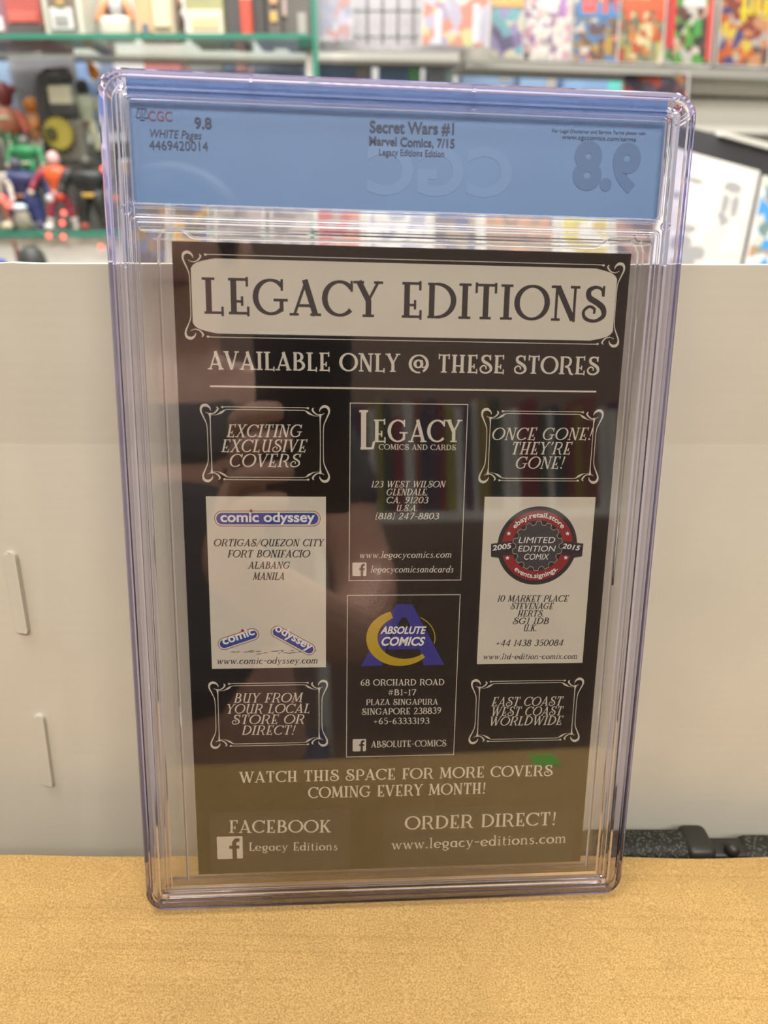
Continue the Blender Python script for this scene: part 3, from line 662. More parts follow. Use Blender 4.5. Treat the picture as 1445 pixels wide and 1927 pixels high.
# soft inner sleeve that holds the comic
wp = [(-4.3, -1.5), (-4.4, 120), (-4.5, 250), (-4.3, 259.5), (-3.4, 261.8), (-1.4, 262.6), (3.4, 262.6), (5.2, 262.0), (6.4, 260.8), (8, 260.0), (83, 260.4), (154.4, 260.6), (156.4, 261.6), (158, 263), (160, 263.8), (166.6, 263.6), (169.2, 261.8), (170.3, 259), (170.6, 250), (170.9, 120), (171, -1.5)]
M_sleeve = moulded_clear('sleeve_plastic', (.98, .98, .98), (.9, .9, 1.0), 3.0, 1.45)
MB().tube([(a * .001, b * .001, .0011) for a, b in wp], .00055, 8).build('inner_sleeve_edge', M_sleeve, case, smooth=True)
MB().tube([(a * .001, b * .001, .0011) for a, b in [(171.8, 130), (172.4, 259.4), (171.2, 263), (168, 265.2)]], .0004, 8).build('inner_sleeve_edge', M_sleeve, case, smooth=True)
# ------------------------------------------------------------------ setting
M_floor = mat('counter_grey', (150, 145, 138), rough=.6, noise=.1, nscale=8)
M_wall = mat('shop_wall', (212, 210, 204), rough=.8, noise=.02, nscale=3)
tag(MB().box((-3, -3, -1.0), (3, 3, -.95)).build('floor', M_floor), kind='structure')
ctr = thing('shop_counter', 'grey shop counter under the boxes', 'counter', (0, .25, -.95))
MB().rbox((-1.3, -.42, .91), (1.3, .98, .95), .004, 2).build('worktop', M_floor, ctr); MB().box((-1.25, -.36, 0), (1.25, .93, .909)).build('body', M_floor, ctr)
tag(MB().box((-3, 2.05, -.95), (3, 2.1, 2.4)).build('wall_back', M_wall), kind='structure')

tag(MB().box((-3, -2.1, -.95), (3, -2.05, 2.4)).build('wall_front', mat('wall_front_brown', (142, 118, 104), rough=.8)), kind='structure')

# brown corrugated box whose top carries the case
def cardboard():
    m = bpy.data.materials.new('brown_cardboard'); m.use_nodes = True; nt = m.node_tree; b = nt.nodes['Principled BSDF']
    b.inputs['Roughness'].default_value = .75; b.inputs['Specular IOR Level'].default_value = .25
    tc = nt.nodes.new('ShaderNodeTexCoord')
    def noise(scale, detail, vec=(1, 1, 1)):
        mp = nt.nodes.new('ShaderNodeMapping'); mp.inputs['Scale'].default_value = vec
        n = nt.nodes.new('ShaderNodeTexNoise'); n.inputs['Scale'].default_value = scale; n.inputs['Detail'].default_value = detail
        nt.links.new(tc.outputs['Object'], mp.inputs[0]); nt.links.new(mp.outputs[0], n.inputs['Vector']); return n
    n1 = noise(1500, 5); n2 = noise(40, 4, (1, 1.5, 1)); n3 = noise(60, 3, (.12, 9, 1))
    def ramp(n, a, ca, c, cb):
        r = nt.nodes.new('ShaderNodeValToRGB'); r.color_ramp.elements[0].position = a; r.color_ramp.elements[1].position = c
        r.color_ramp.elements[0].color = ca; r.color_ramp.elements[1].color = cb; nt.links.new(n.outputs['Fac'], r.inputs[0]); return r
    base = ramp(n1, .34, srgb((160, 126, 73)), .66, srgb((201, 166, 106)))
    patch = ramp(n2, .35, (.95, .945, .94, 1), .65, (1.02, 1.02, 1.02, 1)); lines = ramp(n3, .36, (.93, .91, .88, 1), .44, (1, 1, 1, 1))
    def mul(a, c):
        x = nt.nodes.new('ShaderNodeMix'); x.data_type = 'RGBA'; x.blend_type = 'MULTIPLY'; x.inputs[0].default_value = 1
        nt.links.new(a, x.inputs[6]); nt.links.new(c, x.inputs[7]); return x.outputs[2]
    nt.links.new(mul(mul(base.outputs[0], patch.outputs[0]), lines.outputs[0]), b.inputs['Base Color'])
    wv = nt.nodes.new('ShaderNodeTexWave'); wv.bands_direction = 'Y'; wv.inputs['Scale'].default_value = 48; wv.inputs['Distortion'].default_value = 1.5
    nt.links.new(tc.outputs['Object'], wv.inputs['Vector'])
    ad = nt.nodes.new('ShaderNodeMath'); ad.operation = 'MULTIPLY_ADD'; ad.inputs[1].default_value = .12
    nt.links.new(wv.outputs['Fac'], ad.inputs[0]); nt.links.new(n1.outputs['Fac'], ad.inputs[2])
    bp = nt.nodes.new('ShaderNodeBump'); bp.inputs['Strength'].default_value = .35; bp.inputs['Distance'].default_value = .0006
    nt.links.new(ad.outputs[0], bp.inputs['Height']); nt.links.new(bp.outputs[0], b.inputs['Normal'])
    return m
M_card = cardboard()
GN = Vector((0.0308113, -0.0002114, 0.9995252)); G0 = Vector((-0.0806925, 0.2229753, -0.2835928 + CAM_Z))
def top_z(x, y): return G0.z - (GN.x * (x - G0.x) + GN.y * (y - G0.y)) / GN.z
def back_y(x): return .24655 + .0252 * (x - .1) + .0006 * math.sin(x * 31) + .0005 * math.sin(x * 67 + 1)
mb = MB(); nx = 61; X0, X1, YF = -.30, .36, .035
rows = []
for i in range(nx):
    x = X0 + (X1 - X0) * i / (nx - 1); yb = back_y(x)
    rows.append([(x, YF, 0), (x, YF, top_z(x, YF) - .002), (x, YF + .002, top_z(x, YF)), (x, yb - .0012, top_z(x, yb)), (x, yb, top_z(x, yb) - .0012), (x, yb, 0)])
m_ = len(rows[0]); vs = [p for r in rows for p in r]; fs = []
for i in range(nx - 1):
    for j in range(m_):
        k = (j + 1) % m_; fs.append((i * m_ + j, (i + 1) * m_ + j, (i + 1) * m_ + k, i * m_ + k))
fs.append(tuple(range(m_))); fs.append(tuple((nx - 1) * m_ + j for j in reversed(range(m_))))
tag(mb.add(vs, fs).build('cardboard_box', M_card), 'brown corrugated cardboard box in the foreground, its flat top under the clear case', 'box')

# white corrugated sheet standing behind
def white_card():
    m = mat('white_cardboard', (199, 193, 178), rough=.7, noise=.035, nscale=22)
    nt = m.node_tree; b = nt.nodes['Principled BSDF']; tc = nt.nodes.new('ShaderNodeTexCoord')
    wv = nt.nodes.new('ShaderNodeTexWave'); wv.bands_direction = 'Z'; wv.inputs['Scale'].default_value = 60; wv.inputs['Distortion'].default_value = 2; wv.inputs['Detail'].default_value = 2
    nt.links.new(tc.outputs['Object'], wv.inputs['Vector'])
    bp = nt.nodes.new('ShaderNodeBump'); bp.inputs['Strength'].default_value = .025; bp.inputs['Distance'].default_value = .0006
    nt.links.new(wv.outputs['Fac'], bp.inputs['Height']); nt.links.new(bp.outputs[0], b.inputs['Normal']); return m
M_wc = white_card()
WY, WZT, WZS = .2925, .3546, .2815
def face_y(z): return WY - max(0, (WZS - z)) * .07
def crease_x(z): return -.1455 + .0 * z
nx = 90; zs = [0, .06, .12, .18, .24, WZS, .32, WZT - .001, WZT]
ptsF = []; rr = random.Random(5)
rag = [rr.choice((0, 0, 0, 0, -.0004, .0003)) + .0003 * math.sin(_ * .09) for _ in range(nx)]
vs = []; fs = []
for i in range(nx):
    x = -.36 + .8 * i / (nx - 1); col = []
    for z in zs:
        zz = z + (rag[i] if z >= WZT - .001 else 0)
        dent = .0016 * math.exp(-((x - (-.1575 + .055 * (.2 - z))) / .0035) ** 2)
        col.append((x, face_y(z) + dent, zz))
    for z in reversed(zs):
        zz = z + (rag[i] if z >= WZT - .001 else 0); col.append((x, face_y(z) + .006, zz))
    vs += col
m_ = 2 * len(zs)
for i in range(nx - 1):
    for j in range(m_):
        k = (j + 1) % m_; fs.append((i * m_ + j, (i + 1) * m_ + j, (i + 1) * m_ + k, i * m_ + k))
fs.append(tuple(range(m_))); fs.append(tuple((nx - 1) * m_ + j for j in reversed(range(m_))))
sheet = thing('white_cardboard_sheet', 'white corrugated cardboard standing upright behind the clear case, with slotted crease', 'cardboard', (0, WY, 0))
o = MB().add([(x, y - WY, z) for x, y, z in vs], fs).build('panel', M_wc, sheet)
def slot_tab(p_top, p_bot, w):
    """punched tongue with a rounded top, bent a little out of the sheet"""
    a = Vector(p_top); b = Vector(p_bot); ax = (a - b); L = ax.length; t = ax.normalized(); s_ = Vector((1, 0, 0)); s_ = (s_ - t * s_.dot(t)).normalized(); n = s_.cross(t); n = n if n.y < 0 else -n
    out = []
    for k in range(9): q = R(180 * k / 8); out.append((w / 2 * math.cos(q), L - w / 2 + w / 2 * math.sin(q)))
    for k in range(5): q = R(180 + 180 * k / 4); out.append((w / 2 * math.cos(q), w * .18 + w * .18 * math.sin(q)))
    def put(u, v, h): return b + s_ * u + t * v + n * h - Vector((0, WY, 0))
    N_ = len(out); vs = []; fs = []
    for u, v in out: vs.append(put(u, v, -.0006))
    for u, v in out: vs.append(put(u, v, .0010 + (.0032 if u > 0 else .0018) * (1 - abs(v / L - .45))))
    for i in range(N_): j = (i + 1) % N_; fs.append((i, j, N_ + j, N_ + i))
    fs.append(tuple(range(N_, 2 * N_)))
    MB().add(vs, fs).build('slot_tab', M_wc, sheet)
def on_face(px, py):
    y = WY
    for _ in range(8): p = at(px, py, y); y = face_y(p.z)
    return at(px, py, y)
slot_tab(on_face(20, 1036), on_face(46, 1188), .0058)
slot_tab(on_face(74, 1342), on_face(93, 1474), .0056)

# black nylon pouch lying in the gap between the boxes
def webbing():
    m = mat('black_nylon', (52, 52, 46), rough=.6, spec=.4); nt = m.node_tree; b = nt.nodes['Principled BSDF']; tc = nt.nodes.new('ShaderNodeTexCoord')
    ck = nt.nodes.new('ShaderNodeTexVoronoi'); ck.inputs['Scale'].default_value = 620; nt.links.new(tc.outputs['Object'], ck.inputs['Vector'])
    r = nt.nodes.new('ShaderNodeValToRGB'); r.color_ramp.elements[0].color = srgb((88, 90, 80)); r.color_ramp.elements[1].color = srgb((34, 34, 29)); r.color_ramp.elements[0].position = .1; r.color_ramp.elements[1].position = .5
    nt.links.new(ck.outputs['Distance'], r.inputs[0]); nt.links.new(r.outputs[0], b.inputs['Base Color'])
    bp = nt.nodes.new('ShaderNodeBump'); bp.inputs['Strength'].default_value = .5; bp.inputs['Distance'].default_value = .0006; bp.invert = True
    nt.links.new(ck.outputs['Distance'], bp.inputs['Height']); nt.links.new(bp.outputs[0], b.inputs['Normal']); return m
M_ny = webbing(); M_ny2 = mat('black_plastic_trim', (40, 39, 34), rough=.45)
pouch = thing('nylon_pouch', 'black woven nylon pouch squeezed between brown box and white cardboard, right of the case', 'pouch', (at(1330, 1560, .262).x, .262, 0))
def pw(px, py): p = at(px, py, .2705); return p.x - pouch.location.x, p.z
xa, za = pw(1085, 1566); xb, zb = pw(1300, 1549)
ztop = (za + zb) / 2
MB().rbox((xa, -.0085, .0), (xb, .0085, zb - .001), .0055, 4).build('padded_side', M_ny, pouch, smooth=True)
xc, zc = pw(1322, 1568); MB().rbox((xb - .0075, -.0095, 0), (xc, .0095, pw(1300, 1549)[1]), .004, 4).build('edge_binding', M_ny2, pouch, smooth=True)
xd, zd = pw(1350, 1566); MB().rbox((xc - .001, -.006, 0), (xd + .012, .006, zd), .002, 3).build('fabric_fold', M_ny2, pouch, smooth=True)
xe, ze = pw(1357, 1560); MB().ball((xe, -.004, ze), .0036).build('zip_pull', M_ny2, pouch, smooth=True)
xf, zf = pw(1378, 1562); xg, zg = pw(1520, 1553); MB().rbox((xf, -.0085, 0), (xg, .0085, zf), .0055, 4).build('padded_side', M_ny, pouch, smooth=True)
# ------------------------------------------------------------------ the shop behind: glass cabinet, wall rail, comic rack
M_glass = clear_sheet('shelf_glass', (.95, .98, .965), f0=.04, graze=.4)
M_edge = mat('glass_edge_green', (62, 132, 112), rough=.25)
M_steel = mat('grey_metal', (150, 150, 146), rough=.4)
M_board = mat('pale_board', (226, 224, 214), rough=.6, noise=.02, nscale=6)
M_ledge = mat('grey_ledge', (150, 148, 140), rough=.5)
M_black = mat('matt_black', (30, 31, 30), rough=.5)
M_bagp = clear_sheet('comic_bag', (.97, .97, .98), f0=.05, rough=.08)
M_cardw = mat('backing_board', (232, 229, 222), rough=.6)

def quad_board(name, corners, Yb, Yt, thick, m, parent=None, label=None, cat='comic', group=None):
    """upright board with four corners TL TR BR BL; it may lean; has its own thickness"""
    tl, tr, br, bl = [at(px, py, y) for (px, py), y in zip(corners, (Yt, Yt, Yb, Yb))]
    base = (bl + br) / 2; F = [tl - base, tr - base, br - base, bl - base]
    n = (F[1] - F[0]).cross(F[3] - F[0]).normalized(); n = n if n.y > 0 else -n
    Bk = [q + n * thick for q in F]
    mb = MB().add(F + Bk, [(0,1,2,3), (7,6,5,4), (0,4,5,1), (1,5,6,2), (2,6,7,3), (3,7,4,0)])
    o = mb.build(name, m, parent, loc=None if parent else base)
    if label: tag(o, label, cat, group)
    return o, base, F, n
def on_board(F, n, u0, v0, u1, v1, h=.0008, t=.0006):
    """thin box lying on a board; u,v from the top left corner"""
    def P(u, v): a = F[0].lerp(F[1], u); b = F[3].lerp(F[2], u); return a.lerp(b, v)
    q = [P(u0, v0), P(u1, v0), P(u1, v1), P(u0, v1)]
    return MB().add([p - n * (h + t) for p in q] + [p - n * h for p in q], [(0,1,2,3), (7,6,5,4), (0,4,5,1), (1,5,6,2), (2,6,7,3), (3,7,4,0)])
def comic_book(corners, Yb, Yt, label, group, palette, scale, seed, head=None, panel=None, bag=True, kind='bagged_comic'):
    base = (at(*corners[3], Yb) + at(*corners[2], Yb)) / 2
    root = thing(kind, label, 'comic book', base, 0, group)
    tl, tr, br, bl = [at(px, py, y) - base for (px, py), y in zip(corners, (Yt, Yt, Yb, Yb))]
    n = (tr - tl).cross(bl - tl).normalized(); n = n if n.y > 0 else -n; F = [tl, tr, br, bl]
    th = .003
    MB().add(F + [q + n * th for q in F], [(0,1,2,3), (7,6,5,4), (0,4,5,1), (1,5,6,2), (2,6,7,3), (3,7,4,0)]).build('backing_board', M_cardw, root)
    on_board(F, n, .03, .01, .97, .985, .0003, .0006).build('cover', art('cover_art', palette, scale, seed), root)
    if panel:
        for (u0, v0, u1, v1, c) in panel: on_board(F, n, u0, v0, u1, v1, .0011, .0004).build('cover_panel', mat('cover_ink', c, rough=.35), root)
    if head:
        for (u0, v0, u1, v1, c) in head: on_board(F, n, u0, v0, u1, v1, .0017, .0004).build('masthead', mat('masthead_ink', c, rough=.35), root)
    if bag: on_board(F, n, -.02, -.01, 1.02, 1.005, .0026, .0004).build('bag', M_bagp, root)
    return root
def stand_box(name, px0, py0, px1, py1, Y, depth, m, parent=None):
    a = at(px0, py1, Y); b = at(px1, py1, Y); top = at((px0 + px1) / 2, py0, Y).z
    base = (a + b) / 2
    return MB().rbox((a.x - base.x, 0, 0), (b.x - base.x, depth, top - a.z), min(.003, depth * .3, (b.x - a.x) * .3), 2), base

# --- cabinet on the left
YC = 1.30
xL = at(-260, 250, YC).x; xR = at(587, 66, YC).x; xR2 = at(590, 130, YC).x
cab = thing('glass_display_cabinet', 'glass display cabinet with green edged shelves full of toys, left background', 'cabinet', ((xL + xR) / 2, YC, -.95))
cx0, cz0 = cab.location.x, cab.location.z
def cbox(x0, y0, z0, x1, y1, z1): return MB().box((x0 - cx0, y0 - YC, z0 - cz0), (x1 - cx0, y1 - YC, z1 - cz0))
zU0, zU1 = at(300, 73, YC).z, at(300, 63, YC).z
zL0, zL1 = at(120, 446, YC).z, at(120, 434, YC).z
for z0, z1, dp in ((zU0, zU1, .2), (zL0, zL1, .36)):
    sh = cbox(xL, YC + .004, z0, xR - .004, YC + dp, z1).build('shelf', M_glass, cab)
    cbox(xL, YC, z0, xR - .004, YC + .004, z1).build('shelf_edge', M_edge, sh)
dv = cbox(xR, YC + .006, -.95, xR + .008, YC + .36, .95).build('divider', M_glass, cab)
cbox(xR, YC, -.95, xR + .008, YC + .006, .95).build('divider_edge', M_edge, dv)
cbox(xR - .022, YC - .004, zU0 - .012, xR - .001, YC + .03, zU0).build('shelf_bracket', mat('bracket_green', (26, 74, 62), rough=.4), cab)
cbox(xR - .012, YC + .012, -.6, xR - .002, YC + .024, zU0 - .012).build('post', M_board, cab)
zB = at(100, 459, YC).z
cbox(xL, YC + .01, zL0 - .013, xR - .02, YC + .03, zL0).build('shelf_rail', mat('rail_beige', (176, 170, 152), rough=.6, noise=.3, nscale=70), cab)
cbox(xL, YC + .012, -.95, xR - .02, YC + .05, zB).build('base_front', M_board, cab)
cbox(xL, YC + .362, -.95, xR - .02, YC + .372, .30 + .35).build('back_pane', clear_sheet('back_glass', (.9, .92, .92), f0=.06, rough=.1), cab)

# --- long pale rail on the wall, blue spines under it
a = at(-100, 97, 1.71); b = at(868, 120, 1.83); d = b - a; h_ = at(400, 77, 1.77).z - at(400, 106, 1.77).z
rail = MB().box((0, 0, 0), (math.hypot(d.x, d.y), .06, h_)).build('trim_1', M_board, loc=a); rail.rotation_euler = (0, 0, math.atan2(d.y, d.x)); tag(rail, kind='structure')
lip = MB().box((0, -.004, -.008), (math.hypot(d.x, d.y), .05, -.0005)).build('trim_2', mat('rail_lip', (140, 132, 120), rough=.6), loc=a); lip.rotation_euler = rail.rotation_euler; tag(lip, kind='structure')
blues = [(-10, 68, (156, 179, 208), 'pale blue'), (70, 128, (179, 180, 183), 'grey'), (130, 206, (133, 160, 201), 'mid blue'), (285, 352, (195, 121, 118), 'red'), (368, 428, (140, 140, 137), 'dark grey'), (430, 450, (110, 131, 157), 'navy'), (452, 470, (218, 166, 165), 'pink'),
         (482, 575, (169, 180, 208), 'lavender blue'), (600, 700, (152, 177, 218), 'sky blue'), (712, 790, (143, 172, 215), 'bright blue'), (800, 850, (179, 186, 199), 'grey blue'), (864, 960, (157, 186, 225), 'light blue'), (972, 1040, (160, 190, 229), 'pale sky blue'), (1052, 1166, (150, 185, 229), 'clear blue')]
for i, (p0, p1, c, nm) in enumerate(blues):
    mb, base = stand_box('storage_box', p0, (100 if p0 < 870 else 128) + 4, p1, 250, 1.87, .1, None)
    root = thing('storage_box', '%s storage box under the long pale rail, %s' % (nm, ('at the far left picture edge', 'second from the left', 'just left of the case corner', 'behind the top left corner of the case', 'right of the red one', 'narrow, between dark grey and pink', 'narrow, right of the navy one', 'just left of the green glass edge', 'just right of the green glass edge', 'second right of the green glass edge', 'near the right rail end', 'first one below the comic ledge', 'second one below the comic ledge', 'third one below the comic ledge')[i]), 'box', base, 0, 'boxes under the rail')
    mb.build('body', mat('box_ink', c, rough=.4, noise=.12, nscale=18), root)
    if i >= 8 or i in (1, 2):
        w = at(p1, 250, 1.87).x - at(p0, 250, 1.87).x; top = at(600, (100 if p0 < 870 else 128) + 4, 1.87).z - base.z
        tc_ = [(196, 190, 180), (120, 232, 222), (214, 206, 196), (150, 228, 160), (200, 240, 240), (190, 190, 190)][i % 6]
        MB().box((w * .22, -.002, top - .05), (w * .46, -.0002, top - .008)).build('tab', mat('box_tab', tc_, rough=.4), root)

zs_ = at(100, 250, 1.87).z
sb = thing('storage_shelf', 'plain wall shelf carrying the row of storage boxes under the rail', 'shelf', (0, 1.85, -.95))
MB().box((-1.15, 0, zs_ + .95 - .02), (.75, .18, zs_ + .95)).build('board', M_board, sb)
for sx in (-1.14, -.2, .73): MB().box((sx, .01, 0), (sx + .02, .17, zs_ + .93)).build('upright', M_board, sb)

# --- things on the upper glass shelf
def boxed(p0, y0, p1, Y, depth, c, label, extra=(), name='toy_box', grp='boxes on the upper glass shelf', y1=62):
    a = at(p0, y1, Y); b = at(p1, y1, Y); w = b.x - a.x; hgt = at((p0 + p1) / 2, y0, Y).z - zU1
    root = thing(name, label, 'box', ((a.x + b.x) / 2, Y, zU1), 0, grp)
    MB().rbox((-w / 2, 0, 0), (w / 2, depth, hgt), .003, 2).build('body', mat('box_card', c, rough=.4, noise=.1, nscale=25), root)
    for k_, (nm, u0, v0, u1, v1, cc) in enumerate(extra):
        MB().rbox((-w / 2 + w * u0, -.002 - .0012 * k_, hgt * v0), (-w / 2 + w * u1, .001, hgt * v1), .0008, 1).build(nm, mat('box_print', cc, rough=.4), root)
    return root
boxed(-60, -60, 18, 1.37, .1, (150, 110, 122), 'mauve toy box at the left end of the upper shelf', [('picture', .3, .15, .9, .35, (222, 214, 210))])
boxed(16, -60, 84, 1.36, .12, (176, 92, 84), 'red toy box with a dark base on the upper shelf', [('base_band', 0, 0, 1, .24, (92, 86, 84)), ('window', .08, .26, .9, .4, (196, 104, 92))])
boxed(86, -70, 160, 1.33, .1, (196, 198, 182), 'white framed figure box with a small white plaque inside', [('window', .15, .1, .86, 1.0, (120, 110, 98)), ('plaque', .2, .1, .76, .4, (206, 208, 204)), ('picture', .3, .16, .64, .3, (150, 150, 146)), ('figure_print', .4, .42, .6, .62, (176, 148, 96))])
boxed(158, -60, 186, 1.42, .08, (128, 92, 92), 'narrow maroon box behind the white framed box', [('panel', .05, .15, .95, .36, (196, 192, 176)), ('band', .05, .38, .95, .6, (140, 60, 78))])
boxed(255, -70, 330, 1.34, .05, (190, 176, 152), 'tan comic style box with bluish figures printed on it', [('figure_print', .1, .08, .45, .7, (206, 170, 128)), ('figure_print', .5, .15, .9, .8, (214, 204, 172)), ('figure_print', .2, .02, .35, .2, (98, 112, 128))])
boxed(352, -60, 424, 1.35, .1, (158, 158, 118), 'olive box with a cream lower panel on the upper shelf', [('panel', .02, .02, .96, .42, (212, 206, 186)), ('label', .16, .14, .86, .32, (204, 184, 146))])
boxed(424, -60, 458, 1.36, .1, (92, 90, 90), 'dark grey narrow box left of the red and white tube')
boxed(476, -60, 502, 1.36, .1, (88, 86, 84), 'dark narrow box right of the red and white tube')
boxed(503, -60, 530, 1.35, .08, (104, 98, 92), 'brown narrow box with a golden dot', [('dot', .25, .25, .75, .4, (200, 170, 104)), ('strip', .3, .5, .8, 1, (206, 160, 126))])
boxed(530, -60, 586, 1.37, .1, (110, 106, 100), 'charcoal box with white patches beside the glass divider', [('patch', .55, .1, .85, .4, (170, 168, 160)), ('patch', .05, .35, .2, .6, (206, 186, 176))])
t = thing('spray_tube', 'slim red and white tube between two dark boxes', 'tube', (at(465, 62, 1.33).x, 1.335, zU1))
MB().tube([(0, 0, 0), (0, 0, .014), (0, 0, .05)], .0095, 16).build('body', mat('tube_red', (206, 88, 72), rough=.4), t)
MB().tube([(0, 0, .05), (0, 0, .075)], .0094, 16).build('band', mat('tube_white', (226, 208, 196), rough=.4), t)
MB().tube([(0, 0, .075), (0, 0, .16)], [.0094, .008], 16).build('cap', mat('tube_dark', (120, 70, 64), rough=.4), t)

SKINS = {}
def col(c, rough=.4):
    if (c, rough) not in SKINS: SKINS[(c, rough)] = mat('toy_plastic', c, rough=rough)
    return SKINS[(c, rough)]
def toy(px, py_top, py_foot, Y, cs, label, wide=1.0, arms=(35, 20), legs=12, base_z=None, name='toy_figure', grp='toy figures in the glass cabinet'):
    """jointed little figure: head, torso, belt, two arms with hands, two legs with boots"""
    foot = at(px, py_foot, Y); top = at(px, py_top, Y); H = top.z - foot.z
    root = thing(name, label, 'toy', foot, 0, grp); w = wide * H
    ch, ct, ca, chd, cl, cb, cbelt = [col(c) for c in cs]
    MB().ball((0, 0, H * .9), H * .085, H * .085, H * .1).build('head', ch, root, smooth=True)
    MB().add(*_lathe([(H * .46, w * .1), (H * .52, w * .095), (H * .62, w * .13), (H * .74, w * .17), (H * .79, w * .12), (H * .83, w * .045)], .62)).build('torso', ct, root, smooth=True)
    MB().add(*_lathe([(H * .44, w * .1), (H * .45, w * .115), (H * .49, w * .112), (H * .5, w * .098)], .65)).build('belt', cbelt, root, smooth=True)
    for s_, an in ((-1, arms[0]), (1, arms[1])):
        sh = Vector((s_ * w * .17, 0, H * .75)); a = R(an)
        el = sh + Vector((s_ * math.sin(a), -.2, -math.cos(a))) * H * .17; ha = el + Vector((s_ * math.sin(a) * .6, -.35, -math.cos(a))) * H * .15
        arm = MB().limb(sh, el, w * .05, w * .042).limb(el, ha, w * .042, w * .034).build('arm', ca, root, smooth=True)
        MB().ball(ha + Vector((0, 0, -H * .02)), w * .04).build('hand', chd, arm, smooth=True)
        hp = Vector((s_ * w * .06, 0, H * .46)); b_ = R(legs); kn = hp + Vector((s_ * math.sin(b_), -.06, -math.cos(b_))) * H * .22; an_ = Vector((kn.x + s_ * math.sin(b_) * H * .15, .0, H * .05))
        leg = MB().limb(hp, kn, w * .07, w * .055).limb(kn, kn.lerp(an_, .55), w * .055, w * .045).build('leg', cl, root, smooth=True)
        MB().limb(kn.lerp(an_, .5), an_, w * .05, w * .045).ball(an_ + Vector((0, -H * .025, -H * .025)), w * .045, H * .06, H * .025).build('boot', cb, leg, smooth=True)
    return root
def _lathe(prof, squash=1.0, n=18):
    vs = []; fs = []
    for z, r in prof:
        for i in range(n): vs.append((r * math.cos(2*math.pi*i/n), r * squash * math.sin(2*math.pi*i/n), z))
    m = len(prof)
    for k in range(m - 1):
        for i in range(n): j = (i + 1) % n; fs.append((k*n+i, k*n+j, (k+1)*n+j, (k+1)*n+i))
    fs.append(tuple(reversed(range(n)))); fs.append(tuple((m-1)*n+i for i in range(n))); return vs, fs
yF = lambda Y, px=100: 440 + (Y - 1.30) * -150
# front row, standing on the lower glass shelf
def foot_y(px, Y):
    lo, hi = 300, 520
    for _ in range(30):
        m_ = (lo + hi) / 2
        if at(px, m_, Y).z > zL1: lo = m_
        else: hi = m_
    return lo
navy, skin, maroon, orange, white = (46, 52, 92), (206, 172, 150), (150, 58, 72), (218, 92, 48), (214, 212, 206)
toy(122, 284, foot_y(122, 1.34), 1.34, [(214, 170, 168), orange, maroon, (206, 198, 180), maroon, (206, 204, 196), (200, 190, 176)], 'small maroon and orange action figure with legs apart', 1.05, (40, 40), 20)
toy(52, 296, foot_y(52, 1.35), 1.35, [(74, 72, 84), navy, navy, (210, 216, 220), (48, 58, 108), navy, (146, 100, 72)], 'broad navy blue action figure with a tan belt', 2.3, (26, 24), 14)
toy(181, 292, foot_y(181, 1.33), 1.33, [(70, 70, 62), (40, 42, 40), (44, 46, 44), (206, 70, 50), (36, 38, 36), (52, 48, 46), (190, 150, 60)], 'black armoured action figure with a gold belt next to the case', 1.7, (30, 18), 10)
toy(8, 296, foot_y(8, 1.33), 1.33, [(214, 214, 190), (170, 160, 150), (190, 180, 170), (226, 212, 200), (150, 96, 80), (190, 170, 150), (120, 110, 100)], 'pale thin action figure at the left picture edge', 1.0, (20, 20), 8)
# raised back row on a clear riser
zr = at(100, 306, 1.46).z
rs = thing('clear_riser', 'clear plastic riser step behind the front row of toys', 'riser', (at(60, 306, 1.46).x, 1.44, zL1))
MB().rbox((-.30, 0, 0), (.30, .2, zr - zL1), .004, 2).build('step', clear_sheet('riser_plastic', (.9, .92, .93), .05), rs)
b = thing('toy_figure', 'squat toy with a dark red knobbly head and brown belly', 'toy', at(30, 306, 1.46), 0, 'toy figures in the glass cabinet')
k = at(130, 306, 1.46).x - at(30, 306, 1.46).x; u = k / 100
MB().ball((0, 0, u * 112), u * 17, u * 16, u * 21).ball((-u * 17, 0, u * 122), u * 9, u * 8, u * 7).ball((u * 16, 0, u * 120), u * 9, u * 8, u * 7).build('head', col((122, 52, 52)), b, smooth=True)
MB().ball((0, 0, u * 66), u * 26, u * 22, u * 28).build('torso', col((168, 104, 78)), b, smooth=True)
MB().ball((0, -u * 17, u * 72), u * 14, u * 7, u * 4).build('mouth', col((190, 186, 160)), b, smooth=True)
for s_ in (-1, 1):
    MB().limb((s_ * u * 22, 0, u * 80), (s_ * u * 34, -u * 6, u * 52), u * 7, u * 6).build('arm', col((190, 96, 76)), b, smooth=True)
    MB().limb((s_ * u * 11, 0, u * 44), (s_ * u * 13, 0, u * 9), u * 10, u * 9).build('leg', col((64, 128, 92)), b, smooth=True)
b = thing('toy_figure', 'rounded orange toy with folded arms in the back row', 'toy', at(78, 306, 1.48), 0, 'toy figures in the glass cabinet')
MB().ball((0, 0, u * 96), u * 15, u * 14, u * 13).build('head', col((224, 138, 62)), b, smooth=True)
MB().ball((0, 0, u * 60), u * 17, u * 15, u * 26).build('torso', col((206, 150, 104)), b, smooth=True)
for s_ in (-1, 1):
    MB().limb((s_ * u * 15, 0, u * 74), (s_ * u * 8, -u * 16, u * 60), u * 6, u * 5).build('arm', col((222, 132, 60)), b, smooth=True)
    MB().limb((s_ * u * 8, 0, u * 36), (s_ * u * 9, 0, u * 8), u * 8, u * 8).build('leg', col((200, 192, 180)), b, smooth=True)
toy(4, 212, 312, 1.45, [(190, 92, 78), (58, 140, 100), (58, 140, 100), (200, 180, 150), (120, 120, 110), (90, 90, 84), (180, 170, 120)], 'green and brown figure half outside the left picture edge', 1.3)
toy(60, 256, 352, 1.40, [(120, 116, 110), (52, 132, 84), (56, 128, 84), (190, 170, 150), (50, 120, 80), (60, 60, 60), (190, 180, 150)], 'green figure standing behind the navy one', 1.7, (20, 20), 8)
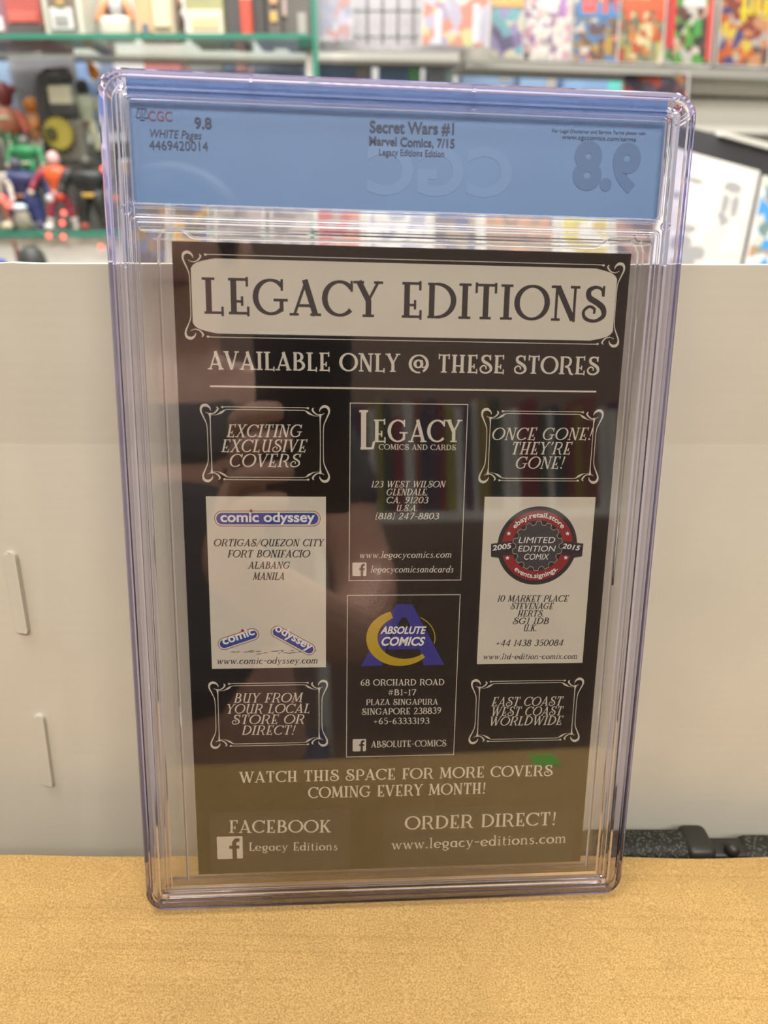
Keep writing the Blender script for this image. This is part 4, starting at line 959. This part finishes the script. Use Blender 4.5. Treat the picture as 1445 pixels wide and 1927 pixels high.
toy(176, 148, 306, 1.46, [(40, 52, 52), (196, 204, 180), (190, 192, 180), (206, 208, 196), (206, 206, 176), (60, 66, 60), (120, 80, 78)], 'pale green robot figure with a dark head beside the case', .95, (25, 18), 10)
fl = thing('flame_piece', 'orange toy flame above the pale green robot', 'toy', at(178, 150, 1.47))
MB().tube([(0, 0, 0), (.002, 0, .008), (-.003, 0, .018), (-.008, 0, .028)], [.006, .010, .008, .002], 14).build('flame', col((236, 146, 44)), fl, smooth=True)
# black toy with a yellow toothed wheel
bt = thing('toy_vehicle', 'black arched toy with a cream window and yellow toothed wheel', 'toy', at(132, 306, 1.42), 0, 'toy figures in the glass cabinet')
v = (at(232, 306, 1.42).x - at(132, 306, 1.42).x) / 100
bw = MB(); bw.tube([(-u * 30, 0, 0), (-u * 30, 0, u * 112), (-u * 26, 0, u * 128), (-u * 14, 0, u * 136), (u * 24, 0, u * 138)], u * 13, 14); bw.build('arch', col((62, 61, 62)), bt, smooth=True)
MB().rbox((-u * 18, -u * 6, u * 92), (u * 22, u * 10, u * 122), u * 3).build('window', col((206, 202, 176)), bt)
MB().rbox((-u * 20, -u * 9, u * 72), (u * 26, u * 14, u * 94), u * 5).build('body', col((66, 65, 66)), bt)
MB().rbox((-u * 30, -u * 6, 0), (u * 34, u * 16, u * 70), u * 6).build('base', col((112, 110, 100)), bt)
gp = []
for q in range(16):
    for da, rr_ in ((-7, .86), (-3.5, 1), (3.5, 1), (7, .86)): aa = R(q * 22.5 + da); gp.append((u * 27 * rr_ * math.cos(aa), u * 27 * rr_ * math.sin(aa)))
gw = MB().prism(gp, 0, u * 7); gw.v = [Vector((p.x - u * 6, -u * 18 + p.z, p.y + u * 46)) for p in gw.v]
wheel = gw.build('toothed_wheel', col((160, 146, 62)), bt)
hb = MB().tube([(-u * 18, -u * 19, u * 46), (-u * 18, -u * 22, u * 46)], [u * 11, u * 10], 18); hb.build('hub', col((70, 66, 40)), wheel)
# clear domed toy and loose bits
dm = thing('toy_dome', 'small clear domed toy on the glass shelf in front of the navy figure', 'toy', (at(44, 420, 1.315).x, 1.315, zL1))
MB().ball((0, 0, .016), .014, .012, .022).build('body', col((150, 146, 128)), dm, smooth=True); MB().ball((0, -.004, .036), .013, .01, .006).build('cap', col((206, 224, 232), .15), dm, smooth=True)
for i, (px, c, nm) in enumerate([(92, (226, 216, 216), 'white'), (70, (170, 166, 140), 'olive'), (76, (44, 46, 72), 'navy'), (160, (150, 60, 56), 'red'), (14, (196, 190, 160), 'cream'), (48, (170, 80, 84), 'dull pink')]):
    Yb = 1.31 + .012 * (i % 2); r_ = .0055 + .001 * (i % 3)
    tag(MB().ball((0, 0, r_), r_ * 1.6, r_, r_).build('toy_accessory', col(c), loc=(at(px, 430, Yb).x, Yb, zL1), smooth=True), '%s loose toy part lying on the lower glass shelf' % nm, 'toy part', 'loose toy parts')
bp_ = thing('blister_pack', 'grey clear blister pack standing behind the black arched toy', 'package', (at(105, 306, 1.53).x, 1.53, zr))
wb = (at(165, 306, 1.53).x - at(45, 306, 1.53).x) / 2; hb_ = at(105, 106, 1.53).z - zr
MB().rbox((-wb, .01, 0), (wb, .016, hb_), .002, 1).build('backing_card', mat('blister_card', (150, 152, 156), rough=.5, noise=.15, nscale=22), bp_)
MB().rbox((-wb * .9, -.02, .01), (wb * .9, .0095, hb_ * .9), .006, 2).build('blister', clear_sheet('blister_plastic', (.95, .96, .97), f0=.07, rough=.12), bp_)
# red glints on the cabinet, built as glowing beads on an added wire
fs_ = thing('red_glints', 'tiny red glints built as glowing beads on an added wire, cabinet front', 'lights', at(100, 400, 1.285))
M_red_glint = bpy.data.materials.new('glowing_red_glint'); M_red_glint.use_nodes = True; bb = M_red_glint.node_tree.nodes['Principled BSDF']
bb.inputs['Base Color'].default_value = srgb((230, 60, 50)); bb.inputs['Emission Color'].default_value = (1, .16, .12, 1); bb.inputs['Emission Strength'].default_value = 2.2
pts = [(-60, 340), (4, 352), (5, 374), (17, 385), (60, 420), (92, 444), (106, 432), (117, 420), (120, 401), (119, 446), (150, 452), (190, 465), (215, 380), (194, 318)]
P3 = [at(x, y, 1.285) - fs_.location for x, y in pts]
MB().tube([Vector(p) for p in catmull([tuple(p) for p in P3], 4)], .0006, 6).build('wire', M_steel, fs_)  # added wire, only carries the glints
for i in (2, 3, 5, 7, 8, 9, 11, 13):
    MB().ball(P3[i], .0042 if i not in (2, 3) else .0055, nu=12, nv=8).build('glint_bead', M_red_glint, fs_, smooth=True)
# under the shelf
hh = at(63, 500, 1.22); z0 = 0.0
dm2 = thing('black_lamp', 'black domed desk lamp head below the lower glass shelf', 'lamp', (hh.x, hh.y, 0))
zt = at(58, 462, 1.22).z; rr_ = (at(82, 480, 1.22).x - at(34, 480, 1.22).x) / 2
MB().add(*_lathe([(zt - .10, rr_ * .9), (zt - .05, rr_ * 1.1), (zt - .02, rr_ * 1.04), (zt - .008, rr_ * .82), (zt - .001, rr_ * .45), (zt, rr_ * .05)])).build('lamp_shade', mat('lamp_black', (56, 60, 56), rough=.45), dm2, smooth=True)
MB().tube([(0, 0, 0), (0, 0, zt - .1)], .008, 12).build('stem', M_black, dm2); MB().tube([(0, 0, 0), (0, 0, .012)], .06, 24).build('base', M_black, dm2)
rd = at(34, 480, 1.24); zc2 = at(34, 455, 1.24).z
MB().tube([(0, 0, 0), (-.001, 0, zc2 - .012), (-.004, 0, zc2)], .0035, 8).build('red_stick', mat('stick_red', (120, 72, 60), rough=.5), loc=(rd.x, 1.24, 0)); tag(bpy.data.objects['red_stick'], 'thin reddish stick standing just left of the black lamp', 'stick')
# grey peeking box corner
wq = thing('rag', 'blue corner of a package at the left edge above the white cardboard', 'package', (at(-34, 500, 1.12).x, 1.12, 0))
MB().rbox((-.03, 0, 0), (.02, .04, at(0, 490, 1.12).z), .006).build('body', mat('package_blue', (70, 92, 170), rough=.4), wq)
wq.name = 'package'
# a thing held at the shelf: white rounded figure plate
wp_ = thing('toy_plate', 'rounded cream plate shaped toy with orange arms on the upper shelf', 'toy', (at(217, 60, 1.36).x, 1.36, zU1))
ku = (at(317, 60, 1.36).x - at(217, 60, 1.36).x) / 100
MB().rbox((-ku * 31, 0, 0), (ku * 31, .03, ku * 42), ku * 11, 4).build('body', mat('cream_plastic', (196, 196, 180), rough=.4), wp_, smooth=True)
MB().ball((0, .02, ku * 60), ku * 14, ku * 12, ku * 20).build('head', col((190, 192, 196)), wp_, smooth=True)
for s_ in (-1, 1):
    MB().limb((s_ * ku * 18, .02, ku * 70), (s_ * ku * 33, .01, ku * 36), ku * 8, ku * 6).build('arm', col((212, 136, 92)), wp_, smooth=True)
    MB().ball((s_ * ku * 16, .03, ku * 56), ku * 9, ku * 8, ku * 16).build('shoulder', col((84, 94, 104)), wp_, smooth=True)
wl = thing('toy_figure', 'dark grey figure between the tan comic box and the olive box', 'toy', (at(338, 60, 1.38).x, 1.38, zU1), 0, 'toys on the upper shelf')
MB().ball((0, 0, ku * 34), ku * 12, ku * 10, ku * 18).build('torso', col((106, 92, 96)), wl, smooth=True); MB().ball((-ku * 2, 0, ku * 62), ku * 12, ku * 10, ku * 13).build('head', col((170, 130, 104)), wl, smooth=True)
MB().limb((-ku * 9, -ku * 4, ku * 40), (ku * 4, -ku * 8, ku * 10), ku * 4, ku * 4).build('arm', col((160, 160, 156)), wl, smooth=True)
for s_ in (-1, 1): MB().limb((s_ * ku * 6, 0, ku * 20), (s_ * ku * 7, 0, ku * 5), ku * 6, ku * 5).build('leg', col((84, 72, 70)), wl, smooth=True)

# --- wire grid with bagged comics
gx = thing('wire_grid', 'grey wire grid panel on the wall right of the green glass edge', 'wire grid', at(740, 84, 1.40))
gm = MB(); gb = gx.location
for i in range(11):
    px = 606 + 28.5 * i; a = at(px, 84, 1.40) - gb; gm.tube([a, (a.x, a.y, a.z + .42)], .0021, 6)
for py in (-90, -36, 20, 68):
    a = at(602, py, 1.405) - gb; b = at(896, py, 1.405) - gb; gm.tube([(a.x, a.y, a.z), (b.x, b.y, a.z)], .0022, 6)
gm.build('wires', mat('wire_grey', (112, 112, 112), rough=.4, metallic=.4), gx)
gbk = at(600, 96, 1.46); gbr = at(880, 96, 1.46)
tag(MB().box((gbk.x, 1.46, gbk.z), (gbr.x, 1.468, gbk.z + .6)).build('trim_3', mat('grid_backing', (196, 192, 196), rough=.7)), kind='structure')
comic_book([(602, -95), (667, -95), (664, 80), (602, 79)], 1.388, 1.388, 'pale bagged comic hanging at the left of the wire grid', 'bagged comics on the wire grid', [(214, 214, 226), (200, 198, 210), (226, 222, 226), (216, 176, 170), (186, 190, 206)], 68, 1.0)
comic_book([(800, -100), (926, -100), (920, 92), (790, 86)], 1.388, 1.388, 'bagged comic with white and violet figures at the right of the wire grid', 'bagged comics on the wire grid', [(214, 214, 222), (236, 234, 216), (190, 178, 200), (204, 200, 214), (226, 160, 140), (222, 220, 160)], 57, 4.0, panel=[(.2, .62, .3, .98, (236, 236, 240)), (.75, .55, .85, .95, (232, 234, 236))])

# --- comic rack on the right
def YR(px): return 1.42 + .12 * (px - 890) / 555
def ledge(name, p0, y0, y0b, p1, y1, y1b, dy, depth, m, parent):
    a = at(p0, y0b, YR(p0) + dy); b = at(p1, y1b, YR(p1) + dy); at_ = at(p0, y0, YR(p0) + dy); bt_ = at(p1, y1, YR(p1) + dy)
    n = Vector((-(b - a).y, (b - a).x, 0)).normalized() * depth; n = n if n.y > 0 else -n
    o = parent.location
    q = [a, b, bt_, at_]; return MB().add([p - o for p in q] + [p + n - o for p in q], [(0,1,2,3), (7,6,5,4), (0,4,5,1), (1,5,6,2), (2,6,7,3), (3,7,4,0)]).build(name, m, parent)
rack = thing('comic_rack', 'pale slatwall comic rack with grey ledges in the right background', 'rack', (at(1200, 130, 1.49).x, 1.5, -.95))
ledge('ledge', 878, 114, 127, 1620, 138, 156, -.02, .09, M_ledge, rack)
ledge('slat_board', 1294, 148, 176, 1650, 156, 190, .06, .02, M_board, rack)
ledge('slat_board', 1294, 186, 236, 1650, 194, 250, .06, .02, M_board, rack)
ledge('slat_groove', 1294, 174, 190, 1650, 180, 200, .075, .02, M_ledge, rack)
ledge('slat_board', 870, -200, 126, 1650, -200, 140, .06, .02, M_board, rack)
ledge('lower_ledge', 1240, 234, 246, 1650, 244, 258, -.05, .12, mat('ledge_pale', (206, 202, 192), rough=.5), rack)
ledge('slat_board', 660, 246, 640, 1650, 252, 640, .05, .02, M_board, rack)
MB().box((-.62, .22, 0), (.75, .24, .6)).build('plinth', M_board, rack)
gpal = 'comics standing on the upper rack ledge'
comic_book([(926, -110), (988, -110), (984, 112), (922, 108)], YR(950), YR(950) + .012, 'purple and teal comic with an orange top strip', gpal, [(128, 112, 150), (206, 200, 168), (110, 170, 176), (150, 140, 180), (90, 84, 120)], 57, 2.0, head=[(0, 0, 1, .55, (222, 168, 72))])
comic_book([(987, -110), (1078, -110), (1074, 116), (982, 114)], YR(1030), YR(1030) + .012, 'pale comic crowded with small pink and mauve figures', gpal, [(214, 210, 194), (222, 216, 204), (196, 150, 158), (160, 160, 148), (148, 110, 150), (206, 170, 170), (226, 222, 214)], 102, 7.0, panel=[(.04, .93, .14, .98, (50, 52, 56)), (.76, .42, .88, .62, (176, 120, 186))])
comic_book([(1080, -110), (1172, -110), (1162, 119), (1076, 116)], YR(1120), YR(1120) + .012, 'blue and brown comic with red lettering along the top', gpal, [(120, 92, 72), (186, 150, 80), (206, 126, 104), (90, 130, 170), (150, 136, 96), (214, 206, 190), (106, 80, 80)], 85, 9.0, head=[(.05, .5, .98, .62, (84, 140, 190)), (.2, .44, .5, .58, (226, 92, 70)), (.62, .44, .74, .58, (226, 92, 70)), (.86, .44, .98, .56, (226, 92, 70))])
comic_book([(1174, -110), (1262, -110), (1246, 121), (1160, 119)], YR(1205), YR(1205) + .012, 'olive and yellow comic with orange letters along the top', gpal, [(176, 172, 96), (206, 196, 130), (214, 130, 70), (150, 150, 110), (120, 120, 96), (222, 210, 160), (190, 90, 60)], 81, 12.0, head=[(.05, .46, .97, .56, (226, 110, 70)), (.12, .56, .24, .64, (226, 96, 62)), (.42, .56, .52, .64, (226, 96, 62)), (.78, .56, .97, .64, (226, 96, 62))])
comic_book([(1262, -110), (1354, -110), (1338, 124), (1247, 121)], YR(1297), YR(1297) + .012, 'red bordered comic with a green and white figure in the middle', gpal, [(214, 206, 190), (96, 160, 80), (110, 78, 70), (190, 190, 180), (60, 70, 60), (206, 170, 140)], 78, 15.0, panel=[(.02, 0, .2, .86, (226, 78, 72)), (.86, 0, .97, .96, (222, 84, 76)), (.34, .44, .8, .52, (236, 232, 226)), (.42, .64, .5, .78, (120, 180, 70)), (.58, .62, .74, .76, (84, 166, 84))])
comic_book([(1364, -110), (1462, -110), (1446, 127), (1345, 124)], YR(1400), YR(1400) + .012, 'dark comic with orange and navy figures and yellow letters', gpal, [(112, 92, 88), (206, 110, 60), (86, 84, 130), (222, 196, 90), (206, 150, 110), (150, 80, 66), (190, 180, 170)], 74, 18.0, head=[(.42, .44, .5, .62, (236, 216, 60)), (.56, .44, .63, .58, (236, 216, 60)), (.68, .44, .76, .58, (236, 216, 60)), (.82, .44, .92, .58, (236, 216, 60))])
comic_book([(1466, -110), (1560, -110), (1546, 130), (1448, 127)], YR(1495), YR(1495) + .012, 'brownish comic cut by the right picture edge', gpal, [(190, 150, 110), (120, 100, 90), (206, 190, 150), (180, 80, 70), (222, 206, 150)], 74, 21.0)
comic_book([(1172, 132), (1298, 138), (1288, 300), (1160, 300)], 1.472, 1.48, 'dark comic with red and gold spots below the upper ledge', 'comics below the upper ledge', [(70, 62, 72), (92, 84, 96), (190, 80, 62), (150, 126, 76), (60, 60, 90), (110, 84, 84)], 68, 24.0)
# lower tier on the right: black ledge, sketch cover, blue cover
tier = thing('black_display_ledge', 'black sloping display ledge with a white highlight strip along its top, right background', 'ledge', (at(1380, 300, 1.16).x, 1.16, -.95))
o_ = tier.location
def slab4(corners, Y, depth, name, m):
    q = [at(px, py, Y) - o_ for px, py in corners]
    return MB().add(q + [p + Vector((0, depth, 0)) for p in q], [(0,1,2,3), (7,6,5,4), (0,4,5,1), (1,5,6,2), (2,6,7,3), (3,7,4,0)]).build(name, m, tier)
slab4([(1240, 226), (1620, 318), (1620, 560), (1240, 560)], 1.17, .1, 'front', mat('ledge_black', (74, 74, 78), rough=.6))
slab4([(1362, 247), (1620, 312), (1620, 328), (1356, 255)], 1.16, .08, 'highlight_strip', M_board)  # pale strip put in for the highlight along the ledge top
sk = comic_book([(1262, 276), (1430, 322), (1388, 520), (1220, 508)], 1.10, 1.13, 'white comic with a grey pencil drawing, tilted on the black ledge', 'comics on the black ledge', [(236, 234, 226), (230, 228, 222), (238, 236, 230), (222, 221, 216)], 37, 30.0, bag=False, kind='sketch_comic')
skF = [at(px, py, y) - sk.location for (px, py), y in zip([(1262, 276), (1430, 322), (1388, 520), (1220, 508)], (1.13, 1.13, 1.10, 1.10))]
nn = (skF[1] - skF[0]).cross(skF[3] - skF[0]).normalized(); nn = nn if nn.y > 0 else -nn
gs = MB(); rr = random.Random(8)
def blot(u, v, du, dv, rot=0, n=14):
    P = lambda a, b: (skF[0].lerp(skF[1], a)).lerp(skF[3].lerp(skF[2], a), b) - nn * .0013
    pts = []
    for i in range(n):
        a = 2 * math.pi * i / n; k_ = rr.uniform(.8, 1.1); x = du * k_ * math.cos(a); y = dv * k_ * math.sin(a)
        pts.append(P(u + x * math.cos(rot) - y * math.sin(rot), v + x * math.sin(rot) + y * math.cos(rot)))
    gs.add(pts + [p - nn * .0003 for p in pts], [tuple(range(n)), tuple(range(2 * n - 1, n - 1, -1))] + [(i, (i + 1) % n, n + (i + 1) % n, n + i) for i in range(n)])
for q in [(.74, .2, .1, .05), (.69, .36, .045, .1), (.8, .36, .045, .1), (.68, .5, .09, .06), (.3, .22, .12, .03), (.16, .36, .06, .03), (.42, .34, .04, .03), (.5, .5, .035, .06), (.56, .6, .04, .07), (.34, .62, .1, .04), (.3, .74, .12, .07), (.44, .82, .16, .06), (.36, .92, .14, .05)]: blot(*q)
gs.build('pencil_shading', mat('pencil_grey', (168, 168, 168), rough=.6), sk)
comic_book([(1436, 330), (1560, 360), (1520, 560), (1396, 520)], 1.10, 1.13, 'bright blue and white comic cut off by the right edge', 'comics on the black ledge', [(84, 160, 222), (214, 214, 206), (196, 150, 120), (150, 160, 140), (222, 230, 236), (120, 150, 150)], 68, 33.0, bag=False)
# comics seen through the clear strip of the case
zt_ = at(700, 620, 1.08).z
ts = thing('low_shelf', 'low pale shelf behind the white cardboard carrying a row of comics', 'shelf', (0, 1.07, -.95))
MB().box((-.46, -.01, zt_ + .95 - .018), (.5, .12, zt_ + .9495)).build('board', M_board, ts)
for sx in (-.45, .47): MB().box((sx, 0, .9505), (sx + .02, .11, zt_ + .93)).build('upright', M_board, ts)
low = [(226, 318, [(60, 58, 66), (120, 88, 52), (72, 80, 110)], 'dark and amber'), (322, 396, [(54, 62, 116), (168, 120, 46), (80, 70, 60)], 'navy and amber'), (400, 500, [(116, 104, 100), (86, 80, 80), (150, 138, 130)], 'brown grey'), (505, 584, [(140, 130, 126), (100, 92, 90), (170, 150, 140)], 'taupe'), (592, 682, [(196, 110, 84), (170, 60, 60), (150, 130, 120)], 'red orange'), (690, 806, [(226, 224, 216), (214, 210, 200), (150, 150, 170)], 'white'), (812, 900, [(64, 68, 110), (150, 130, 110), (90, 80, 80)], 'navy and tan'), (906, 1046, [(150, 116, 90), (120, 96, 84), (190, 130, 90)], 'brown'), (1054, 1146, [(214, 196, 80), (230, 226, 214), (190, 170, 90)], 'yellow'), (1152, 1250, [(110, 80, 84), (76, 64, 80), (150, 110, 100)], 'plum')]
for i, (p0, p1, pal, nm) in enumerate(low):
    pal = [tuple(int(.7 * v + .3 * 150) for v in c) for c in pal]  # grey mixed into the cover colours to paint in the haze
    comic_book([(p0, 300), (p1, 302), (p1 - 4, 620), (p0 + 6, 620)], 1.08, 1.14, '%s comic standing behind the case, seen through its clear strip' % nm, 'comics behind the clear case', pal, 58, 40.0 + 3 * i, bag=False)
# ------------------------------------------------------------------ the viewer's side of the counter, mirrored in the case
spines = [(130, 40, 52), (150, 142, 60), (56, 60, 84), (200, 196, 190), (100, 40, 56), (150, 126, 50), (62, 74, 60), (140, 76, 64), (84, 58, 84), (210, 206, 196)]
shelf = thing('book_shelf', 'shelf board behind the viewer carrying a row of comics', 'shelf', (.65, -1.42, -.95))
MB().box((-.62, -.12, 1.175), (.62, .12, 1.2)).build('board', M_board, shelf)
for s_ in (-1, 1): MB().box((s_ * .60 - .012, -.12, 0), (s_ * .60 + .012, .12, 1.2)).build('upright', M_board, shelf)
rr = random.Random(12); x = .07; k = 0
proto = {}
names = ['crimson', 'mustard', 'navy', 'white', 'wine', 'ochre', 'moss', 'rust', 'violet', 'ivory']
while x < 1.2:
    w = rr.uniform(.014, .03); h = rr.uniform(.25, .31); ci = rr.randrange(10)
    o = MB().rbox((0, -.09, 0), (w, .08, h), .002, 1).build('book', mat('spine_ink', spines[ci], rough=.25), loc=(x, -1.42, .25))
    tag(o, '%s book spine in the row on the shelf facing the case' % names[ci], 'book', '%s books on the shelf behind the viewer' % names[ci])
    x += w + .003; k += 1
st = thing('green_sticker', 'small green sticker on the cardboard box near its front edge', 'sticker', (.134, .058, top_z(.134, .058)))
MB().box((-.009, -.010, .0001), (.009, .010, .0005)).build('paper', mat('sticker_green', (90, 190, 50), rough=.5), st)
# phone, its lens at the camera
ph = thing('smartphone', 'black smartphone held up in front of the case', 'phone', (0, 0, CAM_Z)); ph.rotation_euler = (math.pi / 2 - PITCH, 0, 0)
MB().rbox((-.058, -.132, .006), (.0155, .016, .014), .0038, 3).build('body', mat('phone_black', (26, 26, 28), rough=.3), ph, smooth=True)
# photographer
def skin_body(name, chains, m, parent, sub=2):
    vs = []; es = []; rs = []
    for chain in chains:
        prev = None
        for p, r in chain:
            key = next((i for i, q in enumerate(vs) if (Vector(q) - Vector(p)).length < 1e-5), None)
            if key is None: vs.append(p); rs.append(r); key = len(vs) - 1
            if prev is not None: es.append((prev, key))
            prev = key
    me = bpy.data.meshes.new(name); me.from_pydata(vs, es, []); me.materials.append(m)
    o = bpy.data.objects.new(name, me); COL.objects.link(o); o.parent = parent
    o.modifiers.new('skin', 'SKIN')
    for i, s_ in enumerate(me.skin_vertices[0].data): s_.radius = (rs[i], rs[i]); s_.use_root = i == 0
    sb = o.modifiers.new('sub', 'SUBSURF'); sb.levels = sub; sb.render_levels = sub
    for p in me.polygons: p.use_smooth = True
    return o
BX, BY = -.17, -.46
P0 = thing('person', 'person in a dark tee shirt holding up a phone to photograph the case', 'person', (BX, BY, -.95))
M_skin = mat('skin', (216, 168, 146), rough=.5); M_shirt = mat('shirt_charcoal', (84, 84, 84), rough=.8); M_hair = mat('hair_black', (30, 26, 24), rough=.5); M_jean = mat('jeans', (48, 58, 84), rough=.8)
def L_(x, y, z): return (x - BX, y - BY, z + .95)
pel = L_(BX, BY, -.02)
def finger(z, x1):
    return [(L_(-.068, -.034, z - .012), .0105), (L_(-.071, -.006, z), .0095), (L_(-.060, .012, z + .004), .009), (L_(x1 - .012, .010, z + .006), .0085), (L_(x1, .006, z + .006), .0075)]
wrist = L_(-.088, -.075, .222); palm = L_(-.068, -.044, .262)
body = [
    [(pel, .13), (L_(BX, BY, .14), .115), (L_(BX, BY, .32), .13), (L_(BX, BY, .41), .09), (L_(BX, BY + .01, .47), .052), (L_(BX, BY + .02, .54), .062), (L_(BX, BY + .02, .61), .082), (L_(BX, BY + .015, .67), .07)],
    [(L_(BX, BY + .02, .61), .082), (L_(BX, BY + .105, .585), .012)],
    [(L_(BX, BY, .41), .09), (L_(BX + .17, BY, .38), .055), (L_(BX + .24, BY + .05, .16), .045), (L_(BX + .2, BY + .2, .12), .04), (wrist, .027), (palm, .026)],
    [(L_(BX, BY, .41), .09), (L_(BX - .17, BY, .38), .055), (L_(BX - .23, BY, .1), .043), (L_(BX - .23, BY + .06, -.13), .03), (L_(BX - .23, BY + .08, -.2), .03)],
    [(palm, .026)] + finger(.268, -.034), [(palm, .026)] + finger(.29, -.03), [(palm, .026)] + finger(.312, -.03), [(palm, .026)] + finger(.333, -.036),
    [(palm, .026), (L_(-.075, -.05, .285), .012), (L_(-.066, -.04, .32), .011), (L_(-.05, -.032, .342), .009)],
    [(pel, .13), (L_(BX + .09, BY, -.1), .09), (L_(BX + .1, BY + .01, -.5), .06), (L_(BX + .1, BY, -.88), .04), (L_(BX + .1, BY + .12, -.915), .034)],
    [(pel, .13), (L_(BX - .09, BY, -.1), .09), (L_(BX - .1, BY + .01, -.5), .06), (L_(BX - .1, BY, -.88), .04), (L_(BX - .1, BY + .12, -.915), .034)],
]
skin_body('body', body, M_skin, P0)
skin_body('tee_shirt', [[(L_(BX, BY, -.04), .145), (L_(BX, BY, .14), .13), (L_(BX, BY, .32), .143), (L_(BX, BY, .405), .1), (L_(BX, BY, .43), .07)],
    [(L_(BX, BY, .405), .1), (L_(BX + .17, BY, .382), .066), (L_(BX + .22, BY + .03, .24), .062)], [(L_(BX, BY, .405), .1), (L_(BX - .17, BY, .382), .066), (L_(BX - .21, BY, .22), .062)]], M_shirt, P0)
skin_body('jeans', [[(L_(BX, BY, .0), .14), (L_(BX + .09, BY, -.1), .1), (L_(BX + .1, BY + .01, -.5), .072), (L_(BX + .1, BY, -.86), .055)], [(L_(BX, BY, .0), .14), (L_(BX - .09, BY, -.1), .1), (L_(BX - .1, BY + .01, -.5), .072), (L_(BX - .1, BY, -.86), .055)]], M_jean, P0)
MB().ball(L_(BX, BY - .005, .655), .092, .1, .07).build('hair', M_hair, P0, smooth=True)
for s_ in (-1, 1):
    MB().ball(L_(BX + s_ * .03, BY + .095, .615), .012).build('eye', M_black, P0, smooth=True)
    MB().ball(L_(BX + s_ * .088, BY + .02, .6), .012, .02, .03).build('ear', M_skin, P0, smooth=True)
MB().ball(L_(BX, BY + .088, .55), .024, .012, .006).build('mouth', mat('lips', (150, 84, 78), rough=.5), P0, smooth=True)
